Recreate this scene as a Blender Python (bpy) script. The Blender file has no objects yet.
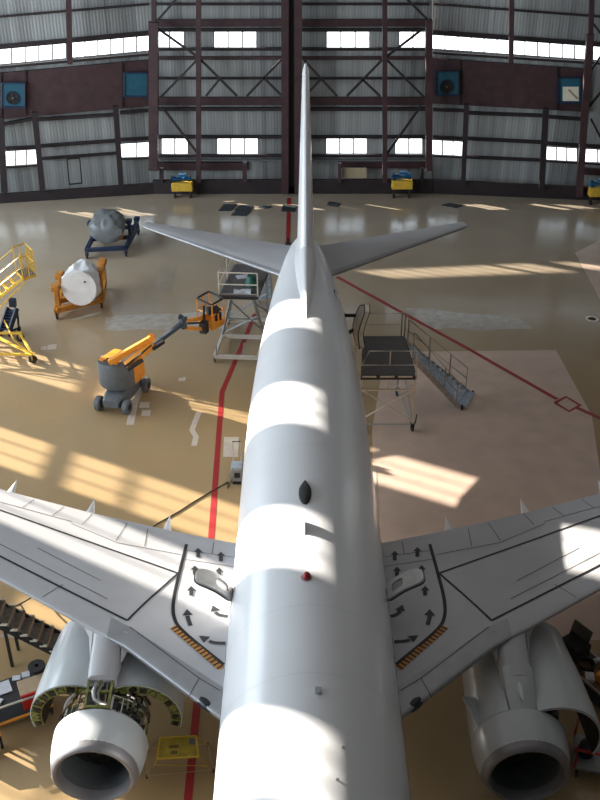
import bpy, bmesh, math, random
from mathutils import Vector, Matrix
from mathutils.bvhtree import BVHTree
random.seed(7)
S = bpy.context.scene
C = S.collection
PI = math.pi
R = math.radians
# ------------------------------------------------------------------ camera
F, PT, CH, CY, CX = 931.5, .523, 18.995, -.771, -.225
cd = bpy.data.cameras.new('camera'); cam = bpy.data.objects.new('camera', cd); C.objects.link(cam)
cam.location = (CX, CY, CH); cam.rotation_euler = (PI/2-PT, 0, 0)
cd.sensor_fit = 'HORIZONTAL'; cd.sensor_width = 36; cd.lens = F/600*36; cd.clip_end = 400
S.camera = cam
S.view_settings.view_transform = 'Standard'; S.view_settings.look = 'None'
S.view_settings.gamma = 1; S.view_settings.exposure = 0
CAM = Vector((CX, CY, CH))
def ray(u, v):
    a, b = u-300, 400-v
    return Vector((a, F*math.cos(PT)+b*math.sin(PT), -F*math.sin(PT)+b*math.cos(PT)))
def pz(u, v, z=0.):                       # a pixel of the photograph to a point at height z
    d = ray(u, v); return CAM + d*((z-CH)/d.z)
# ------------------------------------------------------------------ materials
def mat(name, col, rough=.5, metal=0., var=.08, scale=6., spec=.5, bump=0., coat=0.):
    m = bpy.data.materials.new(name); m.use_nodes = True
    nt = m.node_tree; b = nt.nodes['Principled BSDF']
    b.inputs['Roughness'].default_value = rough; b.inputs['Metallic'].default_value = metal
    b.inputs['Specular IOR Level'].default_value = spec
    if coat: b.inputs['Coat Weight'].default_value = coat
    tc = nt.nodes.new('ShaderNodeTexCoord'); n = nt.nodes.new('ShaderNodeTexNoise')
    n.inputs['Scale'].default_value = scale; n.inputs['Detail'].default_value = 4
    nt.links.new(tc.outputs['Object'], n.inputs['Vector'])
    r = nt.nodes.new('ShaderNodeValToRGB')
    r.color_ramp.elements[0].position = .3; r.color_ramp.elements[1].position = .7
    lo = [max(0, c*(1-var)) for c in col]; hi = [min(1, c*(1+var)) for c in col]
    r.color_ramp.elements[0].color = (*lo, 1); r.color_ramp.elements[1].color = (*hi, 1)
    nt.links.new(n.outputs['Fac'], r.inputs['Fac']); nt.links.new(r.outputs['Color'], b.inputs['Base Color'])
    if bump:
        bp = nt.nodes.new('ShaderNodeBump'); bp.inputs['Strength'].default_value = bump; bp.inputs['Distance'].default_value = .05
        nt.links.new(n.outputs['Fac'], bp.inputs['Height']); nt.links.new(bp.outputs['Normal'], b.inputs['Normal'])
    return m
def hx(r, g, b):
    f = lambda c: (c/255/12.92) if c/255 <= .04045 else ((c/255+.055)/1.055)**2.4
    return (f(r), f(g), f(b))
M = {}
M['white'] = mat('white_paint', (.75, .76, .785), .3, 0, .02, .6, coat=.15)
M['wing'] = mat('grey_wing_paint', (.48, .475, .49), .36, 0, .08, .5)
M['alu'] = mat('bare_aluminium', (.36, .37, .39), .42, .5, .08, 2)
M['lip'] = mat('inlet_metal', (.27, .26, .27), .5, .55, .1, 3)
M['nac'] = mat('nacelle_grey', (.50, .525, .54), .3, 0, .03, 1.5, coat=.2)
M['dark'] = mat('dark_interior', (.02, .02, .022), .6)
M['black'] = mat('black_paint', (.012, .012, .014), .5)
M['greymark'] = mat('faded_black_paint', (.03, .03, .033), .5)
M['rubber'] = mat('rubber', (.025, .025, .027), .8)
M['amber'] = mat('amber_hatching', (.55, .24, .04), .6)
M['red'] = mat('red_paint', (.34, .022, .025), .45)
M['redlamp'] = mat('red_lens', (.35, .02, .02), .2)
M['primer'] = mat('green_primer', (.20, .20, .055), .55, 0, .4, 8)
M['steel'] = mat('steel_pipe', (.55, .53, .5), .3, .9, .15, 10)
M['brownmetal'] = mat('heated_metal', (.22, .13, .07), .45, .6, .4, 12)
M['engdark'] = mat('engine_case', (.07, .065, .06), .45, .5, .6, 9)
M['orange'] = mat('orange_paint', (.80, .30, .03), .42, 0, .1, 4)
M['orangedk'] = mat('worn_orange_paint', (.52, .21, .03), .5, 0, .25, 5)
M['yellow'] = mat('yellow_paint', (.72, .45, .05), .45, 0, .12, 5)
M['graypl'] = mat('grey_plastic', (.11, .12, .13), .5, 0, .1, 5)
M['boom'] = mat('blue_grey_boom', (.05, .065, .085), .4)
M['navy'] = mat('navy_paint', (.012, .03, .075), .45, 0, .2, 4)
M['blue'] = mat('teal_blue_paint', (.015, .11, .17), .5, 0, .15, 3)
M['motorblue'] = mat('blue_motor', (.01, .13, .30), .45)
M['tarp'] = mat('grey_tarp', (.15, .16, .165), .36, 0, .1, 3, bump=.25)
M['wrap'] = mat('white_plastic_wrap', (.72, .73, .76), .3, 0, .06, 3, bump=.4)
M['cloth'] = mat('white_disc_cover', (.70, .68, .67), .6, 0, .03, 2)
M['platgrey'] = mat('grey_steel', (.30, .31, .31), .5, .2, .15, 5)
M['platlight'] = mat('pale_steel', (.62, .57, .50), .45, .1, .1, 5)
M['joint'] = mat('skin_joint_grey', (.66, .67, .69), .4, 0, .02)
M['deck'] = mat('dark_deck', (.12, .11, .11), .7, 0, .2, 8)
M['tread'] = mat('blue_grey_tread', (.38, .44, .50), .5, .1, .2, 6)
M['galv'] = mat('galvanised_tube', (.45, .43, .40), .45, .4, .15, 6)
M['maroon'] = mat('maroon_steel', (.060, .028, .032), .55, 0, .25, 2)
M['maroondk'] = mat('dark_maroon_steel', (.024, .015, .018), .6, 0, .25, 2)
M['frame'] = mat('window_frame', (.05, .045, .045), .6)
M['mat'] = mat('dark_blue_mat', (.018, .028, .036), .6)
M['paper'] = mat('paper', (.62, .62, .68), .7)
M['green'] = mat('green_bag', (.02, .12, .09), .6)
M['redflag'] = mat('bright_red_plastic', (.62, .02, .02), .4)
M['cream'] = mat('lit_cladding', (.42, .34, .22), .6)
M['creampale'] = mat('pale_cream_board', (.85, .80, .66), .6)
M['patch'] = mat('pale_floor_paint', (.58, .49, .40), .45, 0, .12, 2)
M['cable'] = mat('cable', (.05, .04, .03), .7)
M['tan'] = mat('tan_board', (.45, .32, .2), .7)
M['slat'] = mat('grey_tread_plate', (.21, .195, .185), .6, 0, .25, 10)
M['ylsheet'] = mat('yellow_sheet', (.36, .26, .03), .5, 0, .25, 6)
M['roomwall'] = mat('wall_sheet', (.16, .165, .17), .7)
M['orangebag'] = mat('orange_cover', (.6, .15, .03), .6)
M['glassdk'] = mat('dark_glass', (.015, .02, .024), .3, 0, .05, 3)
M['hatchin'] = mat('grey_hatch_lining', (.52, .52, .52), .45)
M['hatchwhite'] = mat('white_hatch_lining', (.72, .72, .72), .4)

def mat_floor():
    m = bpy.data.materials.new('epoxy_floor'); m.use_nodes = True; nt = m.node_tree; N = nt.nodes; L = nt.links
    b = N['Principled BSDF']; tc = N.new('ShaderNodeTexCoord')
    def noise(sc, det=5, dist=0.):
        n = N.new('ShaderNodeTexNoise'); n.inputs['Scale'].default_value = sc; n.inputs['Detail'].default_value = det
        n.inputs['Distortion'].default_value = dist; L.new(tc.outputs['Object'], n.inputs['Vector']); return n
    def ramp(src, a, ca, c, cc):
        r = N.new('ShaderNodeValToRGB'); r.color_ramp.elements[0].position = a; r.color_ramp.elements[1].position = c
        r.color_ramp.elements[0].color = (*ca, 1); r.color_ramp.elements[1].color = (*cc, 1); L.new(src, r.inputs['Fac']); return r
    n1 = noise(.09, 3); n2 = noise(.45, 8, .2); n3 = noise(9, 3)
    c1 = ramp(n1.outputs['Fac'], .3, FLOOR_A, .7, FLOOR_B)
    c2 = ramp(n2.outputs['Fac'], .25, (.90, .90, .91), .75, (1.04, 1.03, 1.02))
    mx = N.new('ShaderNodeMix'); mx.data_type = 'RGBA'; mx.blend_type = 'MULTIPLY'; mx.inputs[0].default_value = .7
    sx = N.new('ShaderNodeSeparateXYZ'); L.new(tc.outputs['Object'], sx.inputs[0])
    far_tone = N.new('ShaderNodeMapRange'); far_tone.inputs[1].default_value = 8; far_tone.inputs[2].default_value = 26; L.new(sx.outputs[1], far_tone.inputs[0])  # greyer coating towards the doors, brightened for the window light there
    zone = N.new('ShaderNodeMix'); zone.data_type = 'RGBA'; L.new(far_tone.outputs[0], zone.inputs[0]); L.new(c1.outputs[0], zone.inputs[6]); zone.inputs[7].default_value = (.45, .375, .285, 1)
    L.new(zone.outputs[2], mx.inputs[6]); L.new(c2.outputs[0], mx.inputs[7])
    c3 = ramp(n3.outputs['Fac'], .26, (.62, .60, .58), .36, (1, 1, 1))
    mx2 = N.new('ShaderNodeMix'); mx2.data_type = 'RGBA'; mx2.blend_type = 'MULTIPLY'; mx2.inputs[0].default_value = .35
    L.new(mx.outputs[2], mx2.inputs[6]); L.new(c3.outputs[0], mx2.inputs[7])
    L.new(mx2.outputs[2], b.inputs['Base Color'])
    rr = ramp(n2.outputs['Fac'], .35, (.13,)*3, .7, (.24,)*3); L.new(rr.outputs[0], b.inputs['Roughness'])
    b.inputs['Specular IOR Level'].default_value = .5
    bp = N.new('ShaderNodeBump'); bp.inputs['Strength'].default_value = .12; bp.inputs['Distance'].default_value = .02
    n4 = noise(2.2, 4, 1.); L.new(n4.outputs['Fac'], bp.inputs['Height']); L.new(bp.outputs['Normal'], b.inputs['Normal'])
    return m
FLOOR_A, FLOOR_B = (.37, .255, .125), (.42, .295, .16)
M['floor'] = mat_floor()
def mat_clad():
    m = bpy.data.materials.new('corrugated_cladding'); m.use_nodes = True; nt = m.node_tree; N = nt.nodes; L = nt.links
    b = N['Principled BSDF']; b.inputs['Roughness'].default_value = .55
    tc = N.new('ShaderNodeTexCoord')
    mp = N.new('ShaderNodeMapping'); mp.inputs['Scale'].default_value = (1, 1, .02); L.new(tc.outputs['Object'], mp.inputs['Vector'])
    n = N.new('ShaderNodeTexNoise'); n.inputs['Scale'].default_value = 2.2; n.inputs['Detail'].default_value = 5; L.new(mp.outputs[0], n.inputs['Vector'])
    r = N.new('ShaderNodeValToRGB'); r.color_ramp.elements[0].position = .32; r.color_ramp.elements[1].position = .7
    r.color_ramp.elements[0].color = (.28, .285, .285, 1); r.color_ramp.elements[1].color = (.47, .485, .48, 1)
    L.new(n.outputs['Fac'], r.inputs['Fac'])
    mp2 = N.new('ShaderNodeMapping'); mp2.inputs['Scale'].default_value = (.33, .0, .0); L.new(tc.outputs['Object'], mp2.inputs['Vector'])
    v = N.new('ShaderNodeTexVoronoi'); v.inputs['Scale'].default_value = 1.0; L.new(mp2.outputs[0], v.inputs['Vector'])
    hs = N.new('ShaderNodeMapRange'); hs.inputs[3].default_value = .6; hs.inputs[4].default_value = 1.2
    sp = N.new('ShaderNodeSeparateColor'); L.new(v.outputs['Color'], sp.inputs[0]); L.new(sp.outputs[0], hs.inputs[0])
    mx = N.new('ShaderNodeMix'); mx.data_type = 'RGBA'; mx.blend_type = 'MULTIPLY'; mx.inputs[0].default_value = .8
    L.new(r.outputs[0], mx.inputs[6]); L.new(hs.outputs[0], mx.inputs[7]); L.new(mx.outputs[2], b.inputs['Base Color'])
    w = N.new('ShaderNodeTexWave'); w.bands_direction = 'X'; w.inputs['Scale'].default_value = 1.6; L.new(tc.outputs['Object'], w.inputs['Vector'])
    bp = N.new('ShaderNodeBump'); bp.inputs['Strength'].default_value = .22; bp.inputs['Distance'].default_value = .05
    L.new(w.outputs['Fac'], bp.inputs['Height']); L.new(bp.outputs['Normal'], b.inputs['Normal'])
    return m
M['clad'] = mat_clad()
def mat_pane():
    m = bpy.data.materials.new('window_pane'); m.use_nodes = True; nt = m.node_tree; N = nt.nodes; L = nt.links
    out = N['Material Output']; N.remove(N['Principled BSDF'])
    t = N.new('ShaderNodeBsdfTransparent'); t.inputs[0].default_value = (.985, .99, .99, 1)
    g = N.new('ShaderNodeBsdfGlossy'); g.inputs['Roughness'].default_value = .1
    d = N.new('ShaderNodeBsdfTranslucent'); d.inputs[0].default_value = (.8, .86, .9, 1)
    tc = N.new('ShaderNodeTexCoord'); n = N.new('ShaderNodeTexNoise'); n.inputs['Scale'].default_value = 1.4; n.inputs['Detail'].default_value = 5
    mp = N.new('ShaderNodeMapping'); mp.inputs['Scale'].default_value = (.5, .5, 3); L.new(tc.outputs['Object'], mp.inputs[0]); L.new(mp.outputs[0], n.inputs['Vector'])
    mr = N.new('ShaderNodeMapRange'); mr.inputs[1].default_value = .4; mr.inputs[2].default_value = .7; mr.inputs[3].default_value = .0; mr.inputs[4].default_value = .12
    L.new(n.outputs['Fac'], mr.inputs[0])
    a = N.new('ShaderNodeMixShader'); L.new(mr.outputs[0], a.inputs[0]); L.new(t.outputs[0], a.inputs[1]); L.new(d.outputs[0], a.inputs[2])
    c = N.new('ShaderNodeMixShader'); c.inputs[0].default_value = .05; L.new(a.outputs[0], c.inputs[1]); L.new(g.outputs[0], c.inputs[2])
    L.new(c.outputs[0], out.inputs[0]); return m
M['pane'] = mat_pane()

# ------------------------------------------------------------------ mesh helpers
def basis(d):
    d = d.normalized(); up = Vector((0, 0, 1)) if abs(d.z) < .95 else Vector((0, 1, 0))
    x = d.cross(up).normalized(); return x, x.cross(d).normalized(), d
class MB:
    def __init__(s): s.v = []; s.f = []; s.sm = []; s.mi = []
    def add(s, vs, fs, smooth=False, mi=0):
        o = len(s.v); s.v += [Vector(v) for v in vs]
        for f in fs: s.f.append([i+o for i in f]); s.sm.append(smooth); s.mi.append(mi)
        return s
    def hexa(s, p, mi=0):                 # 8 corners: bottom loop then top loop
        return s.add(p, [(3, 2, 1, 0), (4, 5, 6, 7), (0, 1, 5, 4), (1, 2, 6, 5), (2, 3, 7, 6), (3, 0, 4, 7)], False, mi)
    def box(s, c, d, rz=0., mi=0, rx=0., ry=0.):
        m = Matrix.Rotation(rz, 3, 'Z') @ Matrix.Rotation(ry, 3, 'Y') @ Matrix.Rotation(rx, 3, 'X'); c = Vector(c)
        x, y, z = d[0]/2, d[1]/2, d[2]/2
        return s.hexa([c+m@Vector(k) for k in ((-x,-y,-z),(x,-y,-z),(x,y,-z),(-x,y,-z),(-x,-y,z),(x,-y,z),(x,y,z),(-x,y,z))], mi)
    def beam(s, p, q, w, h=None, up=None, mi=0):
        p, q = Vector(p), Vector(q); h = h or w; d = (q-p).normalized()
        if up is None: x, y, _ = basis(d)
        else:
            x = d.cross(Vector(up)).normalized(); y = x.cross(d).normalized()
        x = x*w/2; y = y*h/2
        return s.hexa([p-x-y, p+x-y, p+x+y, p-x+y, q-x-y, q+x-y, q+x+y, q-x+y], mi)
    def tube(s, pts, r, n=8, mi=0, cap=True):
        pts = [Vector(p) for p in pts]; rings = []
        rr = r if isinstance(r, (list, tuple)) else [r]*len(pts)
        px = None
        for i, p in enumerate(pts):
            a = pts[max(0, i-1)]; b = pts[min(len(pts)-1, i+1)]; d = (b-a).normalized()
            if px is None: x, y, _ = basis(d)
            else:
                x = (px-d*px.dot(d)).normalized(); y = d.cross(x)
            px = x
            rings.append([p+(x*math.cos(2*PI*k/n)+y*math.sin(2*PI*k/n))*rr[i] for k in range(n)])
        return s.loft(rings, mi=mi, cap=cap)
    def loft(s, rings, closed=True, smooth=True, cap=True, mi=0):
        n = len(rings[0]); vs = [v for r in rings for v in r]; fs = []
        for i in range(len(rings)-1):
            for k in range(n if closed else n-1):
                j = (k+1) % n; fs.append((i*n+k, i*n+j, (i+1)*n+j, (i+1)*n+k))
        s.add(vs, fs, smooth, mi)
        if cap and closed:
            o = len(s.v)-len(vs)
            s.f.append([o+k for k in range(n)][::-1]); s.sm.append(False); s.mi.append(mi)
            s.f.append([o+(len(rings)-1)*n+k for k in range(n)]); s.sm.append(False); s.mi.append(mi)
        return s
    def lathe(s, c, axis, prof, n=24, mi=0, a0=0., a1=2*PI, sx=1., cap=False):   # prof: (along, radius)
        c = Vector(c); x, y, d = basis(Vector(axis)); full = abs(a1-a0-2*PI) < 1e-6
        m = n if full else n+1
        rings = [[c+d*t+(x*math.cos(a0+(a1-a0)*k/n)*sx+y*math.sin(a0+(a1-a0)*k/n))*r for k in range(m)] for t, r in prof]
        return s.loft(rings, closed=full, cap=cap, mi=mi)
    def disc(s, c, axis, r, t, n=20, mi=0):
        c = Vector(c); a = Vector(axis).normalized()
        return s.tube([c-a*t/2, c+a*t/2], r, n, mi)
    def prism(s, poly, z0, z1, mi=0):
        n = len(poly); vs = [(p[0], p[1], z0) for p in poly]+[(p[0], p[1], z1) for p in poly]
        return s.add(vs, [tuple(range(n))[::-1], tuple(range(n, 2*n))]+[(k, (k+1) % n, n+(k+1) % n, n+k) for k in range(n)], False, mi)
    def wheel(s, c, axis, r, w, mi=0, mh=None):
        c = Vector(c); a = Vector(axis).normalized()
        s.lathe(c-a*w/2, a, [(0, r*.45), (0, r*.86), (w*.15, r), (w*.85, r), (w, r*.86), (w, r*.45)], 18, mi)
        return s.lathe(c-a*w/2, a, [(w*.1, .001), (w*.1, r*.46), (w*.9, r*.46), (w*.9, .001)], 14, mi if mh is None else mh)
    def build(s, name, m, parent=None, bevel=0.):
        ms = m if isinstance(m, (list, tuple)) else [m]
        org = ROOT.get(parent.name, (Vector(), 0)) if parent else None
        me = bpy.data.meshes.new(name); o = bpy.data.objects.new(name, me); C.objects.link(o)
        if parent:
            off = org[0]; rot = Matrix.Rotation(-org[1], 3, 'Z'); vs = [rot@(v-off) for v in s.v]
            o.parent = parent; ROOT[o.name] = org
        else:
            lo = Vector([min(v[i] for v in s.v) for i in range(3)]); hi = Vector([max(v[i] for v in s.v) for i in range(3)])
            off = Vector(((lo.x+hi.x)/2, (lo.y+hi.y)/2, lo.z)); vs = [v-off for v in s.v]; o.location = off; ROOT[o.name] = (off, 0.)
        me.from_pydata([tuple(v) for v in vs], [], s.f); me.validate()
        for k in ms: me.materials.append(M[k])
        if len(me.polygons) == len(s.f):
            for p, a, b in zip(me.polygons, s.sm, s.mi): p.use_smooth = a; p.material_index = b
        bm = bmesh.new(); bm.from_mesh(me); bmesh.ops.recalc_face_normals(bm, faces=bm.faces); bm.to_mesh(me); bm.free()
        me.set_sharp_from_angle(angle=R(42))
        if bevel:
            b = o.modifiers.new('bevel', 'BEVEL'); b.width = bevel; b.segments = 2; b.limit_method = 'ANGLE'
        return o
ROOT = {}
def tag(o, label, cat, group=None):
    o['label'] = label; o['category'] = cat
    if group: o['group'] = group
    return o
def thing(name, label, cat, loc, group=None, rz=0.):
    o = bpy.data.objects.new(name, None); C.objects.link(o); o.location = loc; o.rotation_euler = (0, 0, rz)
    o.empty_display_size = .3; ROOT[o.name] = (Vector(loc), rz); return tag(o, label, cat, group)
def struct(name, loc=(0, 0, 0)):
    o = bpy.data.objects.new(name, None); C.objects.link(o); o.location = loc; o['kind'] = 'structure'; ROOT[o.name] = (Vector(loc), 0.); return o
def st(o): o['kind'] = 'structure'; return o
def empty_part(name, parent):
    o = bpy.data.objects.new(name, None); C.objects.link(o); o.parent = parent; ROOT[o.name] = ROOT[parent.name]; return o
def copy_tree(o, parent=None):
    c = o.copy(); C.objects.link(c)
    if parent: c.parent = parent
    for ch in list(o.children): copy_tree(ch, c)
    return c
lerp = lambda a, b, t: a+(b-a)*t

# ================================================================== SETTING
XL, XR, YN, ZR = -30.5, 31.0, -13.0, 23.5
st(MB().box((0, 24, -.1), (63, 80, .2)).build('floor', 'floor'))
st(MB().box((0, 25, ZR+.1), (64, 80, .2)).build('ceiling', 'roomwall'))
st(MB().box((XR+.1, 23, ZR/2), (.2, 78, ZR)).build('wall_right', 'roomwall'))
st(MB().box((0, YN, ZR/2), (62, .2, ZR)).build('wall_front', 'roomwall'))
# the window wall on the left: tall glazed bays between solid piers
SX, TX = -.54, .346                        # the sun's travel per metre of X: along Y and down Z
bays = [(9.2, 11.05), (15.15, 17.4), (21.35, 23.7), (27.6, 29.9)]
wl = MB(); Y = YN
shift = -SX*(0-XL)
for a, b in bays:
    ya, yb = a+shift, b+shift
    wl.box((XL, (Y+ya)/2, ZR/2), (.25, ya-Y, ZR))
    wl.box((XL, (ya+yb)/2, 1.6), (.25, yb-ya, 3.2)); wl.box((XL, (ya+yb)/2, (18.5+ZR)/2), (.25, yb-ya, ZR-18.5))
    wl.box((XL, (ya+yb)/2, 7.42), (.25, yb-ya, .3)); wl.box((XL, (ya+yb)/2, 8.4), (.12, yb-ya, .12))
    wl.box((XL, (ya+yb)/2, 10.1), (.12, yb-ya, .12)); wl.box((XL, (ya+yb)/2, 5.4), (.12, yb-ya, .2))
    for k in (1, 2): wl.box((XL, ya+(yb-ya)*k/3, 10.8), (.06, .06, 15.4))
    Y = yb
wl.box((XL, (Y+64)/2, ZR/2), (.25, 64-Y, ZR))
st(wl.build('wall_left', 'roomwall'))

# ---- back wall: four hangar door leaves seen from inside
WY = 59.75
def wplane(u):
    if u < 153: return Vector((-9.9, WY, 0)), Vector((-19.6, 57.75, 0))
    if u > 432: return Vector((9.05, WY, 0)), Vector((19.3, 58.35, 0))
    return Vector((-9.9, WY, 0)), Vector((9.05, WY, 0))
def wp(u, v, off=0., uu=None):
    a, b = wplane(u if uu is None else uu); t = (b-a).normalized()
    n = Vector((t.y, -t.x, 0))
    if n.y > 0: n = -n
    d = ray(u, v); o = a+n*off
    return CAM+d*((o-CAM).dot(n)/d.dot(n))
def wn(u):
    a, b = wplane(u); t = (b-a).normalized(); n = Vector((t.y, -t.x, 0)); return -n if n.y > 0 else n
DOORS = []
for i, nm in enumerate(('door_1', 'door_2', 'door_3', 'door_4')):
    DOORS.append(struct(nm, ((-14.5, 58.7, 0), (-5, WY, 0), (4.6, WY, 0), (14, 59, 0))[i]))
def bar(door, name, p, q, w, m='maroon', off=.28, dep=.3, uu=None):
    um = (p[0]+q[0])/2 if uu is None else uu
    if name in ('beam', 'sill') and abs(p[0]-q[0]) > 20: off = -1.2; dep = .25      # rails sit on the skin, posts and braces stand in front
    a, b = wp(p[0], p[1], off, um), wp(q[0], q[1], off, um)
    depth = (CAM-(a+b)/2).length; wm = w*depth/F
    d = (b-a).normalized(); n = wn(um); x = d.cross(n).normalized()*wm/2
    mb = MB().hexa([a-x+n*dep/2, a+x+n*dep/2, b+x+n*dep/2, b-x+n*dep/2, a-x-n*dep/2, a+x-n*dep/2, b+x-n*dep/2, b-x-n*dep/2])
    o = mb.build(name, m, DOORS[door])
    return o
def wall_quad(mb, us, vl, uu, thick=.06, off=0.):   # us=(u0,u1); vl=(v00,v01,v10,v11): top-left, top-right, bottom-left, bottom-right
    n = wn(uu)
    p = [wp(us[0], vl[2], off, uu), wp(us[1], vl[3], off, uu), wp(us[1], vl[1], off, uu), wp(us[0], vl[0], off, uu)]
    mb.hexa([q+n*thick/2 for q in p]+[q-n*thick/2 for q in p])
TOP = -215
win_n = [0]
DEEP = -1.5                                # the outer skin stands behind the deep inner framing
def leaf(door, u0, u1, uu, r2t, r2b, r1t, r1b, base, wins2, wins1):
    """cladding of one door leaf with two window rows; r*: functions of u giving the row's edges"""
    mb = MB()
    def q(a, b, ft, fb):
        k = max(1, int((b-a)/60))
        for i in range(k):
            x, y = a+(b-a)*i/k, a+(b-a)*(i+1)/k
            wall_quad(mb, (x, y), (ft(x), ft(y), fb(x), fb(y)), uu, .06, DEEP)
    top = lambda u: TOP
    q(u0, u1, top, r2t); q(u0, u1, r2b, r1t); q(u0, u1, r1b, base)
    for wins, ft, fb in ((wins2, r2t, r2b), (wins1, r1t, r1b)):
        x = u0
        for a, b, np_ in wins:
            if a > x: q(x, a, ft, fb)
            win_n[0] += 1
            w = struct('window_%d' % win_n[0], tuple(wp((a+b)/2, fb((a+b)/2), DEEP, uu)))
            fr = MB(); pn = MB(); n = wn(uu)
            wall_quad(pn, (a, b), (ft(a), ft(b), fb(a), fb(b)), uu, .012, DEEP)
            for k in range(np_+1):
                uq = a+(b-a)*k/np_; ww = .62 if 0 < k < np_ else .5
                wall_quad(fr, (uq-ww, uq+ww), (ft(uq), ft(uq), fb(uq), fb(uq)), uu, .035, DEEP)
            for fe in (ft, fb):
                wall_quad(fr, (a, b), (fe(a)-.4, fe(b)-.4, fe(a)+.4, fe(b)+.4), uu, .05, DEEP)
            fr.build('window_frame', 'frame', w); pn.build('pane', 'pane', w)
            x = b
        if x < u1: q(x, u1, ft, fb)
    return mb.build('cladding', 'clad', DOORS[door])
lin = lambda a, va, b, vb: (lambda u: va+(vb-va)*(u-a)/(b-a))
leaf(0, -175, 153, 100, lin(0, 49, 150, 35), lin(0, 64.5, 150, 50.5), lin(0, 151.5, 155, 141.5), lin(0, 166.5, 155, 157), lin(0, 203, 155, 195.5),
     [(-160, -95, 5), (-88, -3, 6), (-2, 66, 5), (72, 149.5, 6)], [(-150, -112, 3), (-75, -38, 3), (-30, -4, 2), (5, 37, 3), (120.5, 152, 2)])
cst = lambda v: (lambda u: v)
leaf(1, 153, 295, 220, cst(31.5), cst(47.5), cst(138), cst(154), lin(153, 195.4, 295, 193), [(155, 184, 2), (214, 256.5, 3)], [(161.5, 188, 2), (217, 258, 3)])
leaf(2, 295, 432, 360, cst(31.5), cst(47.7), cst(138), cst(153.7), lin(295, 193, 432, 193.3), [(326.5, 369.5, 3), (399, 427, 2)], [(326, 367, 3), (395, 422.5, 2)])
leaf(3, 432, 775, 500, lin(431, 34.5, 600, 46.5), lin(431, 48.7, 600, 60.5), lin(429, 139.5, 600, 149.5), lin(429, 154.3, 600, 162.5), lin(432, 193.3, 600, 199),
     [(432, 510, 6), (512.5, 587, 6), (593, 665, 6)], [(432, 463.5, 3), (546, 577, 3), (584, 625, 3)])
# outer left leaf (door 0)
L0 = lambda name, p, q, w, m='maroon', off=.28, dep=.3: bar(0, name, p, q, w, m, off, dep, 100)
L0('beam', (-170, 31), (149, 4), 1.6, 'maroondk'); L0('beam', (-170, 62.6), (151, 33), 4, 'maroondk')
L0('beam', (-170, 82), (150, 54), 2.2, 'maroondk')
L0('beam', (-60, 136), (33, 118.6), 2.6, 'maroondk'); L0('beam', (38, 119.5), (115, 114.5), 2.8, 'maroondk'); L0('beam', (120, 112.7), (152, 110), 2.6, 'maroondk')
L0('beam', (-60, 151), (36, 147), 2.6, 'maroondk'); L0('beam', (40, 146), (117, 140.5), 2.8, 'maroondk'); L0('beam', (120, 139.8), (153, 138), 2.8, 'maroondk')
L0('beam', (41, 158.6), (118, 153), 2.2, 'maroondk'); L0('beam', (-10, 168.2), (37, 165), 1.8, 'maroondk'); L0('beam', (120, 158.6), (153, 157.4), 1.8, 'maroondk')
L0('post', (65, -160), (70, 64), 5, 'maroon', .35, .4); L0('post', (34.5, 112), (42.5, 190), 5, 'maroondk', .35, .4); L0('post', (115.5, 106), (121, 184), 5, 'maroondk', .35, .4)
L0('post', (-60, 30), (-45, 195), 6, 'maroon', .35, .4); L0('post', (0.5, 117), (4.5, 192), 5.5, 'maroondk', .35, .4)
mb = MB(); wall_quad(mb, (-170, 151), (88, 59.5, 134, 105.5), 100, .3, -1.2); mb.build('band_panel', 'maroon', DOORS[0])
for u, a, b in ((1, 72, 116), (25.5, 70, 115), (122, 61, 107), (148, 60, 105)): L0('band_rib', (u, a), (u+.5, b), 1, 'maroondk', -1.0, .12)
mb = MB(); wall_quad(mb, (-170, 154), (206, 183, 214, 196), 100, .3, .1); mb.build('base_beam', 'maroondk', DOORS[0])
for p, q in (((67, 159), (69.3, 184.4)), ((79.7, 158), (82, 183)), ((67, 159), (79.7, 158)), ((69.3, 184.4), (82, 183))): L0('wicket_frame', p, q, 1.1, 'black', .08, .1)
# centre leaves (doors 1 and 2)
def cl(door):
    def f(name, p, q, w, m='maroon', off=.28, dep=.3): return bar(door, name, p, q, w, m, off, dep, 300)
    return f
A, B = cl(1), cl(2)
for f, u0, u1 in ((A, 153, 286), (B, 297, 429)):
    f('beam', (u0, 4), (u1, 4), 2, 'maroondk'); f('beam', (u0, 23), (u1, 22.6), 6.2, 'maroon', .4, .4); f('beam', (u0, 29.8), (u1, 29.8), 2.6, 'maroondk')
    f('beam', (u0, 49), (u1, 49), 2.6, 'maroondk'); f('beam', (u0, 58), (u1, 58), 2.8); f('beam', (u0, 78.2), (u1, 78.2), 1.8, 'maroondk')
    f('beam', (u0, 101), (u1, 101), 7.2, 'maroon', .4, .4); f('beam', (u0, 109), (u1, 109), 3, 'maroondk')
    f('beam', (u0, 136.8), (u1, 136.8), 2.8, 'maroondk'); f('beam', (u0, 155.6), (u1, 155.6), 2.6, 'maroondk')
    f('sill', (u0+6, 160), (u1-4, 160), 1.8, 'roomwall', .2, .2)
A('beam', (156, 166), (246, 166), 7.5, 'maroon', .4, .4); A('beam', (244.8, 162), (244.8, 181), 4, 'maroon', .4, .4); A('post', (161.5, 168), (161.5, 182), 3.5, 'maroondk')
B('beam', (338, 164.6), (427, 164.6), 6.4, 'maroon', .4, .4); B('post', (339.6, 163), (339.6, 182), 3.2); B('post', (422, 168), (422, 182), 3, 'maroondk')
A('post', (153.6, 22), (153.6, 170), 8.6, 'maroon', .5, .5); A('post', (154, -160), (154, 22), 4, 'maroon', .4, .4)
A('post', (198.6, -160), (198.6, 182), 4.6, 'maroon', .45, .4); A('post', (285, -160), (285, 192), 7, 'maroon', .5, .5)
A('joint_cover', (291, -160), (291, 193), 7, 'black', .15, .2)
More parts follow.
